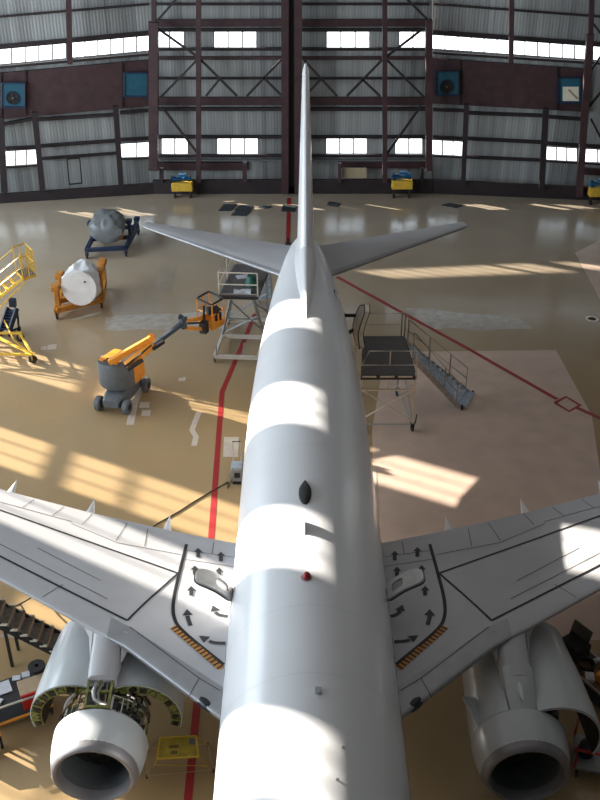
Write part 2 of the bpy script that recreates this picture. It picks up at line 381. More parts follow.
B('post', (298.2, -160), (298.2, 193), 7.4, 'maroon', .5, .5); B('post', (384.8, -160), (384.8, 182), 4.4, 'maroon', .45, .4); B('post', (428.8, 20), (428.8, 170), 6, 'maroon', .5, .5)
for p, q in (((158, 20), (178, -3)), ((157, 28), (198, 57)), ((161, 97), (198, 59)), ((200, 59), (237, 96)), ((281, 60), (247, 96)), ((206, 96), (219, 80)), ((281, 95), (263, 77)), ((162, 107), (199, 155))):
    A('brace', p, q, 2, 'maroondk', .38, .16)
for p, q in (((406, -2), (427, 19)), ((420, 31), (386, 57)), ((387, 60), (424, 97)), ((304, 60), (337, 96)), ((382, 60), (347, 96)), ((307, 94), (321, 79)), ((380, 96), (362, 79)), ((421, 106), (386, 155))):
    B('brace', p, q, 2, 'maroondk', .38, .16)
mb = MB(); wall_quad(mb, (153, 295), (180, 179.5, 195, 193), 220, .3, .1); mb.build('base_beam', 'maroondk', DOORS[1])
mb = MB(); wall_quad(mb, (295, 432), (179.5, 179.5, 193, 193), 360, .3, .1); mb.build('base_beam', 'maroondk', DOORS[2])
mb = MB(); wall_quad(mb, (342, 366.5), (167.8, 167.8, 178, 178), 360, .06, .07); mb.build('lit_cladding', 'cream', DOORS[2])  # bright patch of lit cladding, its light put in as cream colour
# outer right leaf (door 3)
R0 = lambda name, p, q, w, m='maroon', off=.28, dep=.3: bar(3, name, p, q, w, m, off, dep, 500)
R0('beam', (434, 4), (770, 29.5), 1.6, 'maroondk'); R0('beam', (433, 32.3), (770, 57), 3.8, 'maroondk'); R0('beam', (433, 52.6), (770, 74), 2.2, 'maroondk')
R0('beam', (433, 109.5), (465, 110.5), 2.6, 'maroondk'); R0('beam', (468, 112.8), (545, 115.6), 2.8, 'maroondk'); R0('beam', (549, 116.8), (581, 119), 2.6, 'maroondk')
R0('beam', (433, 137), (464, 138.8), 2.6, 'maroondk'); R0('beam', (467, 138.4), (543, 142.3), 2.8, 'maroondk'); R0('beam', (545, 143.2), (640, 149), 2.6, 'maroondk')
R0('beam', (466, 156.8), (542, 160.2), 2.4, 'maroondk'); R0('beam', (433, 155.5), (464, 157), 1.8, 'maroondk'); R0('beam', (546, 160.7), (640, 166), 1.8, 'maroondk')
R0('post', (513.5, -160), (511, 63), 4.4, 'maroon', .35, .4); R0('post', (597, -160), (590.5, 40), 4, 'maroon', .35, .4); R0('post', (590.2, 34), (579, 196), 6, 'maroon', .5, .5)
R0('post', (466.6, 104), (463, 184), 4.6, 'maroondk', .35, .4); R0('post', (546, 108), (541.5, 189), 5.2, 'maroondk', .35, .4)
R0('beam', (583, 171), (700, 177), 6, 'maroon', .4, .4)
for p, q in (((588, 74), (604, 52)), ((588, 108), (606, 86)), ((591, 119), (604, 144)), ((592, 22), (606, 40))): R0('brace', p, q, 1.8, 'maroondk', .38, .16)
mb = MB(); wall_quad(mb, (432, 588), (58, 69, 103, 111.6), 500, .3, -1.2); mb.build('band_panel', 'maroon', DOORS[3])
for u, a, b in ((460.5, 60, 105), (557.5, 67, 109), (582.5, 70, 111)): R0('band_rib', (u, a), (u-.5, b), 1, 'maroondk', -1.0, .12)
mb = MB(); wall_quad(mb, (432, 775), (179.5, 196, 193.4, 210), 500, .3, .1); mb.build('base_beam', 'maroondk', DOORS[3])
# fan boxes set in the red bands
def fanbox(u0, v0, u1, v1, uu, label, hole=None, notice=None):
    t = thing('wall_fan', label, 'fan', tuple(wp((u0+u1)/2, v1, -.92, uu)), 'fan boxes on the hangar doors')
    n = wn(uu); mb = MB(); wall_quad(mb, (u0, u1), (v0, v0, v1, v1), uu, .3, -.92); mb.build('casing', 'blue', t, .03)
    fr = MB()
    for a, b in (((u0, v0), (u1, v0)), ((u0, v1), (u1, v1)), ((u0, v0), (u0, v1)), ((u1, v0), (u1, v1))):
        fr.beam(wp(*a, -.74, uu), wp(*b, -.74, uu), .1)
    fr.build('casing_rim', 'navy', t)
    if hole:
        c = wp(hole[0], hole[1], -.74, uu); r = hole[2]*(c-CAM).length/F
        MB().lathe(c, n, [(-.1, r*1.12), (.04, r*1.12), (.04, r), (-.1, r)], 24).build('fan_ring', 'navy', t)
        MB().disc(c-n*.02, n, r, .02).build('duct_opening', 'black', t)
        bl = MB(); x, y, _ = basis(n)
        for k in range(5):
            a = 2*PI*k/5; bl.add([c+n*.005, c+n*.005+(x*math.cos(a)+y*math.sin(a))*r*.9, c+n*.03+(x*math.cos(a+.6)+y*math.sin(a+.6))*r*.9, c+n*.05], [(0, 1, 2), (0, 2, 3)])
        bl.build('fan_blades', 'dark', t); MB().disc(c+n*.03, n, r*.22, .06, 12).build('hub', 'graypl', t)
    if notice:
        mb = MB(); wall_quad(mb, (notice[0], notice[2]), (notice[1], notice[1], notice[3], notice[3]), uu, .02, -.75); mb.build('shutter_panel', 'creampale', t)
        MB().beam(wp(notice[0]+6, notice[1]+3, -.73, uu), wp(notice[2]-1, notice[3]-2, -.73, uu), .12, .02, n).build('linkage_arm', 'tan', t)
fanbox(1.5, 83, 24.5, 107, 100, 'blue fan box with round opening in the red band at far left', (12.8, 98, 5.3))
fanbox(124, 73, 147, 96.5, 100, 'plain teal blue box without a fan opening in the left red band')
fanbox(436, 71.5, 459, 95, 500, 'blue fan box with round opening in the red band right of the centre doors', (446.7, 86.7, 5.8))
fanbox(558.7, 78, 581, 102.5, 500, 'blue box with pale cream shutter panel at the far right of the band', None, (562.7, 86.7, 578.7, 101))
def drive(u, v0, v1, v2, uu, label):
    """v0..v1: motor top to gearbox top; v2: gearbox bottom"""
    n = wn(uu); a, b, c = wp(u, v2, 1.0, uu), wp(u, v1, 1.0, uu), wp(u, v0, 1.0, uu)
    t = thing('door_drive', label, 'door drive', (a.x, a.y, 0), 'yellow door drive units')
    P = lambda z, x=0., q=0.: Vector((a.x+x, a.y+q, z))
    for x in (-.5, .5): MB().box(P(a.z/2, x), (.12, .4, a.z)).build('foot', 'maroondk', t)
    MB().box(P((a.z+b.z)/2), (1.36, .55, b.z-a.z)).build('gearbox', 'yellow', t, .05)
    r = (c.z-b.z)*.44; m = MB(); m.tube([P(b.z+r, -.55), P(b.z+r, .55)], r, 14); m.box(P(b.z+2*r, .05), (.5, .35, .16)); m.build('motor', 'motorblue', t, .02)
    MB().disc(P(b.z+r, -.6), (1, 0, 0), r*1.08, .1).build('motor_flange', 'motorblue', t)
drive(182.5, 174.5, 182, 190.6, 220, 'yellow door drive with blue motor at the foot of the centre left door')
drive(401.8, 171.5, 180, 188.5, 360, 'yellow door drive with blue motor at the foot of the centre right door')
drive(599, 179, 187, 196, 500, 'yellow door drive with blue motor at the right edge of the photo')

# ---- ground and sky outside, seen through the panes
st(MB().box((0, 114, -.4), (260, 98, .1)).build('ground', 'cream'))
bpy.data.objects['ground'].data.materials[0] = mat('pale_apron', (.8, .82, .84), .9, 0, .15, .15)

# ---- floor markings (paint on the floor, plus painted-in window sheen)
FM = struct('floor_marking')
mk = [0]
def fline(pts, w, m, z=.004, name='floor_line'):
    mk[0] += 1; z += mk[0]*.0004
    P = [Vector((p[0], p[1], 0)) for p in pts]; L_, R_ = [], []
    for i, p in enumerate(P):
        d = (P[min(i+1, len(P)-1)]-P[max(i-1, 0)]).normalized(); n = Vector((-d.y, d.x, 0))*w/2
        L_.append(p+n); R_.append(p-n)
    mb = MB()
    for i in range(len(P)-1):
        mb.add([Vector((q.x, q.y, z)) for q in (R_[i], R_[i+1], L_[i+1], L_[i])], [(0, 1, 2, 3)])
    return mb.build(name, m, FM)
def fpoly(px, m, name='floor_patch'):
    mk[0] += 1; z = .002+mk[0]*.0004
    mb = MB(); mb.add([Vector((p.x, p.y, z)) for p in (pz(*q) for q in px)], [tuple(range(len(px)))]); return mb.build(name, m, FM)
M['floorpink'] = mat('pinkish_floor_paint', (.62, .46, .365), .3, 0, .08, 1.2)
M['floorgrey'] = mat('greyish_floor_paint', (.37, .30, .225), .3, 0, .12, 1.5)
M['floorwhite'] = mat('worn_floor_window_sheen', (.45, .395, .33), .16, 0, .16, 2.6)  # worn areas, with the window sheen on them painted in whitish
fpoly([(385, 352), (556, 350), (592, 416), (600, 470), (600, 640), (376, 640), (372, 430)], 'floorpink')
fpoly([(575, 253), (600, 240), (600, 300)], 'floorpink')
fpoly([(158, 266), (176, 266), (170, 292), (156, 292)], 'floorgrey')
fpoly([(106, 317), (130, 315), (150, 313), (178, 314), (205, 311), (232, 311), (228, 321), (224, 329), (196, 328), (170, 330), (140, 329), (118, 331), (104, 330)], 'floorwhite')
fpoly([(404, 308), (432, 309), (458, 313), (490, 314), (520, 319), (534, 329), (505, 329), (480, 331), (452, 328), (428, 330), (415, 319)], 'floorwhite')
fpoly([(224, 437), (239, 437), (238, 457), (223, 457)], 'patch')
for px in ([(140, 402), (150, 402), (149, 408), (139, 408)], [(142, 410), (151, 410), (150, 416), (141, 416)], [(48, 345), (57, 344), (56, 349), (47, 350)], [(41, 347), (47, 346), (46, 350), (40, 350)],
           [(179, 378), (186, 377), (185, 381), (178, 381)]): fpoly(px, 'patch')
fline([pz(u, v) for u, v in ((199, 412), (192, 430), (196, 437), (194, 446))], .22, 'patch')
fline([pz(u, v) for u, v in ((140, 388), (134, 405), (130, 425))], .3, 'patch')
fline([pz(u, v) for u, v in ((255, 314), (240, 350), (222, 392), (211, 540), (205, 620), (188, 800), (186, 830))], .2, 'red')
fline([pz(u, v) for u, v in ((289, 198), (288, 243))], .25, 'red')
fline([pz(u, v) for u, v in ((337, 277), (470, 350), (557, 399.4))], .2, 'red'); fline([pz(u, v) for u, v in ((577, 408), (640, 436))], .2, 'red')
fline([pz(u, v) for u, v in ((555, 403), (566, 397), (580, 405.5), (569, 411.5), (555, 403))], .16, 'red')
fline([pz(u, v) for u, v in ((0, 636), (32, 638))], .12, 'floorgrey')
fline([pz(u, v) for u, v in ((375, 470), (378, 560))], .1, 'patch')
for (u, v) in ((193, 723), (192, 729), (196, 732)): fpoly([(u-1, v-1), (u+2, v-1), (u+1, v+2), (u-2, v+1)], 'red')
p = pz(592, 319); ring = MB().lathe(p+Vector((0, 0, .005)), (0, 0, 1), [(0, .32), (.01, .32), (.01, .2), (0, .2)], 24); ring.build('socket_ring', 'creampale', FM)
MB().disc(p+Vector((0, 0, .006)), (0, 0, 1), .2, .008).build('socket_cover', 'maroondk', FM)
# ================================================================== AIRLINER
AP = thing('airplane', 'white twin-engine passenger airplane parked nose towards the viewer', 'airplane', (0, 19.5, 0))
ZC = 3.5
FUS = [  # Y, half width, top z, bottom z
 (.0, .04, 2.95, 2.85), (.35, .5, 3.35, 2.35), (1., .88, 3.75, 2.0), (2., 1.25, 4.3, 1.75), (3., 1.5, 4.95, 1.6), (4.2, 1.72, 5.28, 1.52), (5.5, 1.84, 5.4, 1.48),
 (7., 1.87, 5.43, 1.46), (10, 1.87, 5.43, 1.45), (13.5, 1.88, 5.43, 1.45), (17, 1.885, 5.43, 1.45), (20, 1.89, 5.43, 1.46), (23., 1.89, 5.43, 1.5), (25., 1.86, 5.43, 1.58),
 (27., 1.78, 5.43, 1.74), (28.5, 1.70, 5.43, 1.92), (30., 1.59, 5.42, 2.18), (31.5, 1.45, 5.40, 2.5), (33, 1.29, 5.37, 2.92), (34.5, 1.10, 5.33, 3.22), (35.8, .92, 5.27, 3.50), (37, .70, 5.18, 3.80), (38.0, .42, 5.02, 4.08), (38.5, .2, 4.9, 4.3)]
def fus_at(y):
    for a, b in zip(FUS, FUS[1:]):
        if a[0] <= y <= b[0]:
            t = (y-a[0])/(b[0]-a[0]); return [lerp(a[k], b[k], t) for k in (1, 2, 3)]
    return list(FUS[-1][1:])
def fus_ring(y, w, zt, zb, n=64):
    zc = zb+(zt-zb)*.517; out = []
    for k in range(n):
        a = 2*PI*k/n; c, s = math.cos(a), math.sin(a)
        out.append(Vector((w*c, y, zc+(zt-zc if s > 0 else zc-zb)*s)))
    return out
def fus_pt(y, a, off=0.):
    w, zt, zb = fus_at(y); zc = zb+(zt-zb)*.517; c, s = math.cos(a), math.sin(a)
    p = Vector((w*c, y, zc+(zt-zc if s > 0 else zc-zb)*s)); return p+Vector((c, 0, s))*off
ys = []
for a, b in zip(FUS, FUS[1:]):
    k = max(1, int((b[0]-a[0])/.7)); ys += [lerp(a[0], b[0], i/k) for i in range(k)]
ys.append(FUS[-1][0])
fus = MB().loft([fus_ring(y, *fus_at(y)) for y in ys]).build('fuselage', 'white', AP)
for sgn in (-1, 1):                                     # cabin windows
    for k in range(22):
        y = 8.2+k*.508
        if 15.2 < y < 17.4 : continue
        a = R(4) if sgn > 0 else PI-R(4); q = fus_pt(y, a, .004); n = Vector((math.cos(a), 0, math.sin(a))); x, t, _ = basis(n)
        mb = MB(); t1 = Vector((0, 1, 0)); t2 = n.cross(t1)
        mb.add([q+t1*.12*math.cos(j*PI/6)+t2*.18*math.sin(j*PI/6) for j in range(12)], [tuple(range(12))]); mb.build('cabin_window', 'glassdk', AP)
# faint skin joints
for y in (8.9, 12.2, 14.1, 20.4, 26.0, 31.0):
    mb = MB(); r0 = []; r1 = []
    for k in range(49):
        a = R(-20)+R(220)*k/48; r0.append(fus_pt(y-.008, a, .003)); r1.append(fus_pt(y+.008, a, .003))
    mb.loft([r0, r1], closed=False); mb.build('skin_joint', 'joint', AP)
# wing ---------------------------------------------------------------
def interp(tb, x):
    for a, b in zip(tb, tb[1:]):
        if x <= b[0]: return lerp(a[1], b[1], (x-a[0])/(b[0]-a[0]))
    return tb[-1][1]
LEt = [(0., 11.9), (2.0, 13.3), (4.35, 15.27), (5.2, 15.78), (7.28, 17.05), (17.2, 23.2)]
TEt = [(0., 19.6), (2.05, 19.76), (4.02, 20.15), (5.33, 20.46), (6.3, 20.70), (7.5, 21.05), (8.75, 21.42), (17.2, 24.6)]
THt = [(0., .80), (2., .78), (6.3, .48), (17.2, .16)]
zw = lambda x, y: 2.5+.105*(x-1.9)+.065*(20-y)
def af(xi): return 2.969*math.sqrt(max(xi, 0))-1.26*xi-3.516*xi**2+2.843*xi**3-1.015*xi**4
def sect(x, xis):
    le, te, th = interp(LEt, x), interp(TEt, x), interp(THt, x); up, lo = [], []
    for xi in xis:
        y = lerp(le, te, xi); z = zw(x, y); t = af(xi)*th*.5+.012
        up.append((y, z+t*.42)); lo.append((y, z-t*1.35))
    return up, lo
def wing_piece(sgn, xs, xis, close_le):
    rings = []
    for x in xs:
        up, lo = sect(x, xis)
        ring = [Vector((sgn*x, y, z)) for y, z in up]+[Vector((sgn*x, y, z)) for y, z in reversed(lo)]
        rings.append(ring)
    return MB().loft(rings, smooth=True)
xs = [1.2, 1.8, 2.0, 2.5, 3., 3.5, 4., 4.35, 4.8, 5.2, 5.8, 6.3, 6.8, 7.28, 8, 8.75, 10, 12, 14, 16, 17.2]
xle = [0, .004, .015, .035, .06, .09, .125]; xbox = [.125, .18, .25, .35, .45, .55, .65, .72]; xfl = [.72, .8, .9, 1.]
WING = {}; BV = {}
for sgn, side in ((-1, 'L'), (1, 'R')):
    w = wing_piece(sgn, xs, xbox, False).build('wing', 'wing', AP); WING[sgn] = w
    wing_piece(sgn, [x for x in xs if x <= 4.8], xle, True).build('leading_edge', 'alu', w)
    wing_piece(sgn, [x for x in xs if x >= 4.8], xle, True).build('slat', 'wing', w)
    wing_piece(sgn, [x for x in xs if x <= 6.3], xfl, False).build('flap', 'wing', w)
    wing_piece(sgn, [x for x in xs if 6.3 <= x <= 14], xfl, False).build('flap', 'wing', w)
    wing_piece(sgn, [14, 16, 17.2], xfl, False).build('aileron', 'wing', w)
    allm = wing_piece(sgn, xs, xle+xbox[1:]+xfl[1:], True)
    BV[sgn] = BVHTree.FromPolygons([tuple(v) for v in allm.v], allm.f)
    tp = MB(); rr = []                                    # blended tip
    for k in range(5):
        t = k/4; x = 17.2+.5*t; z = zw(17.2, 23.9)+2.2*t**1.7; le = 23.2+1.3*t; te = 24.6+.7*t
        rr.append([Vector((sgn*x, lerp(le, te, j/6), z+.05)) for j in range(7)]+[Vector((sgn*(x-.06), lerp(le, te, j/6), z-.02)) for j in range(6, -1, -1)])
    tp.loft(rr).build('winglet', 'white', w)
    for (xt, L) in ((4.02, .95), (6.3, .95), (8.75, .9), (11.6, .8)):     # flap track fairings
        ty = interp(TEt, xt); zz = zw(xt, ty)-.22; rr = []
        for k in range(11):
            t = k/10; y = ty-2.2+t*(2.2+L); e = min(1, t/.35)**.6*min(1, max(.02, (1.-t)/.34)); rr.append([Vector((sgn*xt+.20*e*math.cos(j*PI/6), y, zz-.10+.10*t+.20*e*math.sin(j*PI/6))) for j in range(12)])
        MB().loft(rr).build('flap_fairing', 'white', w)
    c = Vector((sgn*2.30, 13.69, zw(2.34, 13.5)-.06))
    lm = MB(); dv = Vector((sgn*.75, .64, .05)).normalized(); x_, y_, _ = basis(dv)
    lm.loft([[c+dv*(.32*math.sin(t))+(x_*math.cos(j*PI/6)+y_*math.sin(j*PI/6))*.135*math.cos(t) for j in range(12)] for t in [-1.5, -1.1, -.7, -.3, 0, .3, .7, 1.1, 1.5]])
    lm.build('landing_light', 'glassdk', w)
def wz(x, y, off=.012):
    sgn = -1 if x < 0 else 1
    h = BV[sgn].ray_cast(Vector((x, y, 10)), Vector((0, 0, -1)))
    return Vector((x, y, (h[0].z if h[0] else zw(abs(x), y))+off))
def wpx(u, v):
    sgn = -1 if u < 305 else 1
    h = BV[sgn].ray_cast(CAM, ray(u, v).normalized())
    if h[0]: return h[0]
    o, d = CAM, ray(u, v); t = (2.75-o.z)/d.z; return o+d*t
def wribbon(px, w, m, name, off=.012, sub=8, parent=None, pts=None):
    P = pts or [wpx(*q) for q in px]; Q = []
    for a, b in zip(P, P[1:]):
        k = max(1, int((b-a).length/.25)); Q += [a.lerp(b, i/k) for i in range(k)]
    Q.append(P[-1]); r0, r1 = [], []
    for i, p in enumerate(Q):
        d = Q[min(i+1, len(Q)-1)]-Q[max(i-1, 0)]; d.z = 0; d.normalize(); n = Vector((-d.y, d.x, 0))*w/2
        r0.append(wz(p.x+n.x, p.y+n.y, off)); r1.append(wz(p.x-n.x, p.y-n.y, off))
    return MB().loft([r0, r1], closed=False, smooth=False).build(name, m, parent or WING[-1 if P[0].x < 0 else 1])
def smooth_px(P, n=6):
    out = []
    for i in range(len(P)-1):
        p0, p1, p2, p3 = P[max(0, i-1)], P[i], P[i+1], P[min(len(P)-1, i+2)]
        for k in range(n):
            t = k/n; out.append(tuple(.5*(2*b+(c-a)*t+(2*a-5*b+4*c-d)*t*t+(3*b-a-3*c+d)*t**3) for a, b, c, d in zip(p0, p1, p2, p3)))
    return out+[P[-1]]
for sgn in (-1, 1):
    X = lambda x, y: wz(sgn*x, y)
    for P in ([(8.9, 20.46), (3.41, 18.08)], [(3.41, 18.08), (4.4, 16.06)], [(4.4, 16.06), (8.9, 18.72)], [(8.9, 20.46), (14, 22.55)], [(8.9, 18.72), (14, 21.55)]):
        wribbon(None, .055, 'black', 'border_line', pts=[X(*p) for p in P])
    wk = smooth_px([(3.35, 19.48), (3.38, 18.15), (3.39, 17.0), (3.29, 16.26), (2.98, 15.75), (1.98, 14.75)])
    wribbon(None, .085, 'black', 'walkway_border', pts=[X(*p) for p in wk])
    # hatched strip outside the border
    hs = [(3.28, 15.93), (2.02, 14.62)]; n = 15
    wribbon(None, .17, 'amber', 'walkway_hatching', .012, pts=[X(*p) for p in hs])
    for k in range(n):
        t = (k+.5)/n; a = Vector((lerp(hs[0][0], hs[1][0], t), lerp(hs[0][1], hs[1][1], t))); d = (Vector(hs[1])-Vector(hs[0])).normalized(); nn = Vector((-d.y, d.x))*.09
        dd = (d*.3+Vector((0, 1))*.0)
        wribbon(None, .045, 'black', 'hatch_stripe', .018, pts=[X(a.x-nn.x, a.y-nn.y), X(a.x+nn.x, a.y+nn.y)])
    # panel joints
    for P in ([(2.0, 19.05), (3.3, 19.18)], [(3.45, 18.95), (5.2, 19.25), (6.6, 20.0)], [(6.6, 20.1), (9.0, 20.85)], [(2.62, 19.1), (2.62, 19.7)], [(4.45, 19.2), (4.5, 20.1)], [(5.25, 19.35), (5.1, 20.3)], [(6.3, 20.0), (6.15, 20.6)],
              [(7.2, 20.3), (7.0, 20.85)], [(8.1, 20.6), (7.9, 21.1)], [(5.3, 17.5), (7.2, 18.7)], [(5.0, 16.8), (8.8, 19.1)], [(2.0, 13.95), (2.5, 14.3), (4.3, 15.85)], [(2.5, 14.3), (2.7, 13.75)], [(2.0, 18.6), (3.35, 18.75)], [(6.6, 16.75), (6.2, 17.25)]):
        wribbon(None, .018, 'frame', 'panel_joint', .008, pts=[X(*p) for p in P])
def arrow(px, w, hw, hl):
    """painted arrow along a path of pixels; the last point is the tip"""
    P = [wpx(*q) for q in (smooth_px(px, 5) if len(px) > 2 else px)]
    Q = []
    for a, b in zip(P, P[1:]):
        k = max(1, int((b-a).length/.06)); Q += [a.lerp(b, i/k) for i in range(k)]
    Q.append(P[-1]); tip = Q[-1]
    d0 = Vector(((tip-Q[max(0, len(Q)-6)]).x, (tip-Q[max(0, len(Q)-6)]).y, 0)).normalized(); n0 = Vector((-d0.y, d0.x, 0))
    body = [q for q in Q if (q-tip).length > hl*.92]; mb = MB(); r0, r1 = [], []
    for i, p in enumerate(body):
        d = body[min(i+1, len(body)-1)]-body[max(i-1, 0)]; d.z = 0; d.normalize(); n = Vector((-d.y, d.x, 0))*w/2
        r0.append(wz(p.x+n.x, p.y+n.y, .015)); r1.append(wz(p.x-n.x, p.y-n.y, .015))
    if len(body) > 1: mb.loft([r0, r1], closed=False, smooth=False)
    b = tip-d0*hl; mb.add([wz(*(b+n0*hw/2).xy, .015), wz(*(b-n0*hw/2).xy, .015), wz(*tip.xy, .015)], [(0, 1, 2)])
    mb.build('walkway_arrow', 'greymark', WING[-1 if tip.x < 0 else 1])
for (u, v) in ((198.2, 552.8), (221, 556.6), (194.9, 570.4), (219.3, 572.3), (191.3, 591), (394.7, 555.7), (417.3, 552), (397, 571.6), (421.6, 570), (425, 590.6)):
    arrow([(u, v+5), (u, v-4.6)], .10, .22, .20)
for P in ([(190.8, 626), (188, 618), (187, 609.4)], [(228, 616.7), (217, 614), (212.7, 605.6)], [(225.7, 643.6), (212, 642.5), (199, 636)],
          [(427.6, 625), (429.5, 617), (429.6, 609.4)], [(390.7, 616.8), (399, 613), (402.6, 605)], [(394.3, 642), (407, 641), (418.6, 635.5)]):
    arrow(P, .10, .26, .24)
# fin and stabilisers -------------------------------------------------
def foil(p0, p1, th0, th1, axis, lo=0., hi=1., n=8, name='', m='white', parent=None, tipround=True):
    """p0/p1 = (LE point, TE point); axis = thickness direction"""
    xis = [lo+(hi-lo)*(k/n)**(1.6 if lo == 0 else 1) for k in range(n+1)]; rings = []; A_ = Vector(axis)
    steps = [0, .25, .5, .75, .96, 1.] if tipround else [0, .5, 1]
    for s in steps:
        le, te = Vector(p0[0]).lerp(Vector(p1[0]), s), Vector(p0[1]).lerp(Vector(p1[1]), s); th = lerp(th0, th1, s)
        if s == 1. and tipround: le = le.lerp(te, .1); th *= .35
        f = lambda xi: A_*(af(xi)*th*.5+.006)
        rings.append([le.lerp(te, xi)+f(xi) for xi in xis]+[le.lerp(te, xi)-f(xi) for xi in reversed(xis)])
    return MB().loft(rings).build(name, m, parent)
f0 = (Vector((0, 31.9, 5.2)), Vector((0, 38.2, 5.0))); f1 = (Vector((0, 37.2, 12.2)), Vector((0, 39.0, 11.95)))
fin = foil(f0, f1, .72, .24, (1, 0, 0), 0, .7, 10, 'fin', 'white', AP)
foil(f0, f1, .72, .24, (1, 0, 0), .7, 1., 4, 'rudder', 'white', fin)
rr = []
for y, h, w in ((28.2, 5.40, .02), (29, 5.58, .12), (30.2, 5.82, .22), (31.6, 6.10, .31), (32.6, 6.36, .35), (33.4, 6.45, .38), (34.4, 6.2, .39), (36, 5.8, .34), (37.6, 5.3, .16)):
    rr.append([Vector((w*math.cos(a)*1.2, y, 5.1)) if a in (0, PI) else Vector((w*math.cos(a), y, 5.1+(h-5.1)*math.sin(a)**.6)) for a in (0, PI/5, PI*2/5, PI/2, PI*3/5, PI*4/5, PI)])
MB().loft(rr, closed=False).build('dorsal_fin', 'white', fin)
for sgn in (-1, 1):
    s0 = (Vector((sgn*.5, 33.95, 4.50)), Vector((sgn*.42, 37.75, 4.50))); s1 = (Vector((sgn*7.18, 38.6, 5.10)), Vector((sgn*7.05, 39.25, 5.10)))
    sb = foil(s0, s1, .42, .14, (0, 0, 1), .06, .7, 8, 'stabilizer', 'wing', AP)
    foil(s0, s1, .42, .14, (0, 0, 1), 0, .06, 4, 'leading_edge', 'alu', sb)
    foil(s0, s1, .42, .14, (0, 0, 1), .7, 1., 4, 'elevator', 'wing', sb)
    q0 = s0[0].lerp(s0[1], .705).lerp(s1[0].lerp(s1[1], .705), .55)+Vector((0, 0, .085)); q1 = s0[0].lerp(s0[1], .705).lerp(s1[0].lerp(s1[1], .705), .32)+Vector((0, 0, .10))
# antennas and lights -------------------------------------------------
yb = 18.15; an = []
for k in range(24):
    a = 2*PI*k/24; y = math.cos(a)*.50; x = math.sin(a)*.16*(1.0 if y < .1 else max(.1, 1-((y-.1)/.4)**1.5*.75)); an.append((x-.10, y))
ap = MB(); rings = []
for s_, z_ in ((1., 0.), (.98, .05), (.8, .09), (.3, .11)): rings.append([Vector((x_*s_-.02*(1-s_), yb+y_*s_, 5.42+z_)) for x_, y_ in an])
ap.loft(rings).build('antenna_fairing', 'rubber', AP)
p = Vector((-.08, 14.97, 5.42))
bc = MB().lathe(p, (0, 0, 1), [(0, .10), (.04, .10), (.10, .085), (.15, .045), (.165, .002)], 14).build('beacon', 'redlamp', AP)
MB().lathe(p, (0, 0, 1), [(-.01, .13), (.015, .13), (.02, .1)], 14).build('beacon_base', 'alu', bc)
MB().prism([(-.125, 16.55), (-.095, 16.45), (-.095, 16.95), (-.125, 16.95)], 5.38, 5.40).add([(-.11-.02, 16.45, 5.4), (-.11+.02, 16.45, 5.4), (-.11+.02, 16.95, 5.4), (-.11-.02, 16.95, 5.4), (-.118, 16.80, 5.80), (-.102, 16.80, 5.80), (-.102, 17.0, 5.80), (-.118, 17.0, 5.80)],
    [(0, 1, 5, 4), (1, 2, 6, 5), (2, 3, 7, 6), (3, 0, 4, 7), (4, 5, 6, 7)]).build('blade_antenna', 'white', AP)
MB().box((.12, 11.75, 5.43), (.12, .16, .04)).box((.14, 11.7, 5.47), (.04, .1, .08)).build('antenna_fitting', 'alu', AP)
for (x, y) in ((.55, 10.5), (.42, 9.8), (.40, 9.1), (.62, 9.0)): MB().disc((x, y, fus_pt(y, math.acos(x/1.88)).z+.005), (x/1.88, 0, math.sqrt(1-(x/1.88)**2)), .035, .03, 10).build('drain_fitting', 'alu', AP)
# open overwing hatches ----------------------------------------------
def hatch(sgn):
    h = Vector((sgn*1.80, 15.78, 3.98)); L = 1.05; ang = R(36); nU = 7; rows = []
    def P(s, t, off):                                   # s outward 0..1, t along Y 0..1
        bend = .10*math.sin(PI*s); r = .5
        x = s*L; z = bend
        return Vector((h.x+sgn*(x*math.cos(ang)-(z+off)*math.sin(ang)), h.y+t*.56, h.z+x*math.sin(ang)+(z+off)*math.cos(ang)))
    def outline(n=36, k=1., cs=.5, ct=.5, ws=.5, wt=.5):
        out = []
        for i in range(n):
            a = 2*PI*i/n; c, s = math.cos(a), math.sin(a)
            sg = lambda q: (1 if q > 0 else -1)*abs(q)**.55
            out.append((cs+ws*sg(c)*k, ct+wt*sg(s)*k))
        return out
    root = MB(); o = outline(); i_ = outline(36, 1., .36, .5, .17, .26)
    top = [P(s, t, 0.) for s, t in o]; bot = [P(s, t, -.09) for s, t in o]; hi = [P(s, t, .005) for s, t in i_]; hb = [P(s, t, -.09) for s, t in i_]
    mb = MB(); mb.loft([hb, hi, top, bot], smooth=False, cap=False); mb.loft([bot, hb], smooth=False, cap=False)
    hd = mb.build('exit_hatch', 'hatchin', AP)
    mb = MB(); mb.loft([[P(s, t, -.1) for s, t in outline(36, 1.0)], [P(s, t, -.045) for s, t in outline(36, 1.035)]], smooth=False, cap=False); mb.build('hatch_seal', 'engdark', hd)
    mb = MB(); mb.add([P(s, t, -.03) for s, t in i_], [tuple(range(36))]); mb.build('hatch_window', 'hatchwhite' if sgn < 0 else 'platgrey', hd)
    # dark doorway in the fuselage side
    mb = MB(); g = []
    for k in range(20):
        a = 2*PI*k/20; sg = lambda q: (1 if q > 0 else -1)*abs(q)**.5
        an_ = R(2)+R(14)*sg(math.sin(a)); an_ = an_ if sgn > 0 else PI-an_; g.append(fus_pt(16.06+.27*sg(math.cos(a)), an_, .012))
    mb.add(g, [tuple(range(20))]); mb.build('exit_opening', 'dark', AP)
    for k in (.15, .85): MB().beam(P(-.12, k, -.05), P(.1, k, -.05), .05, .04).build('hinge', 'steel', hd)
hatch(-1); hatch(1)
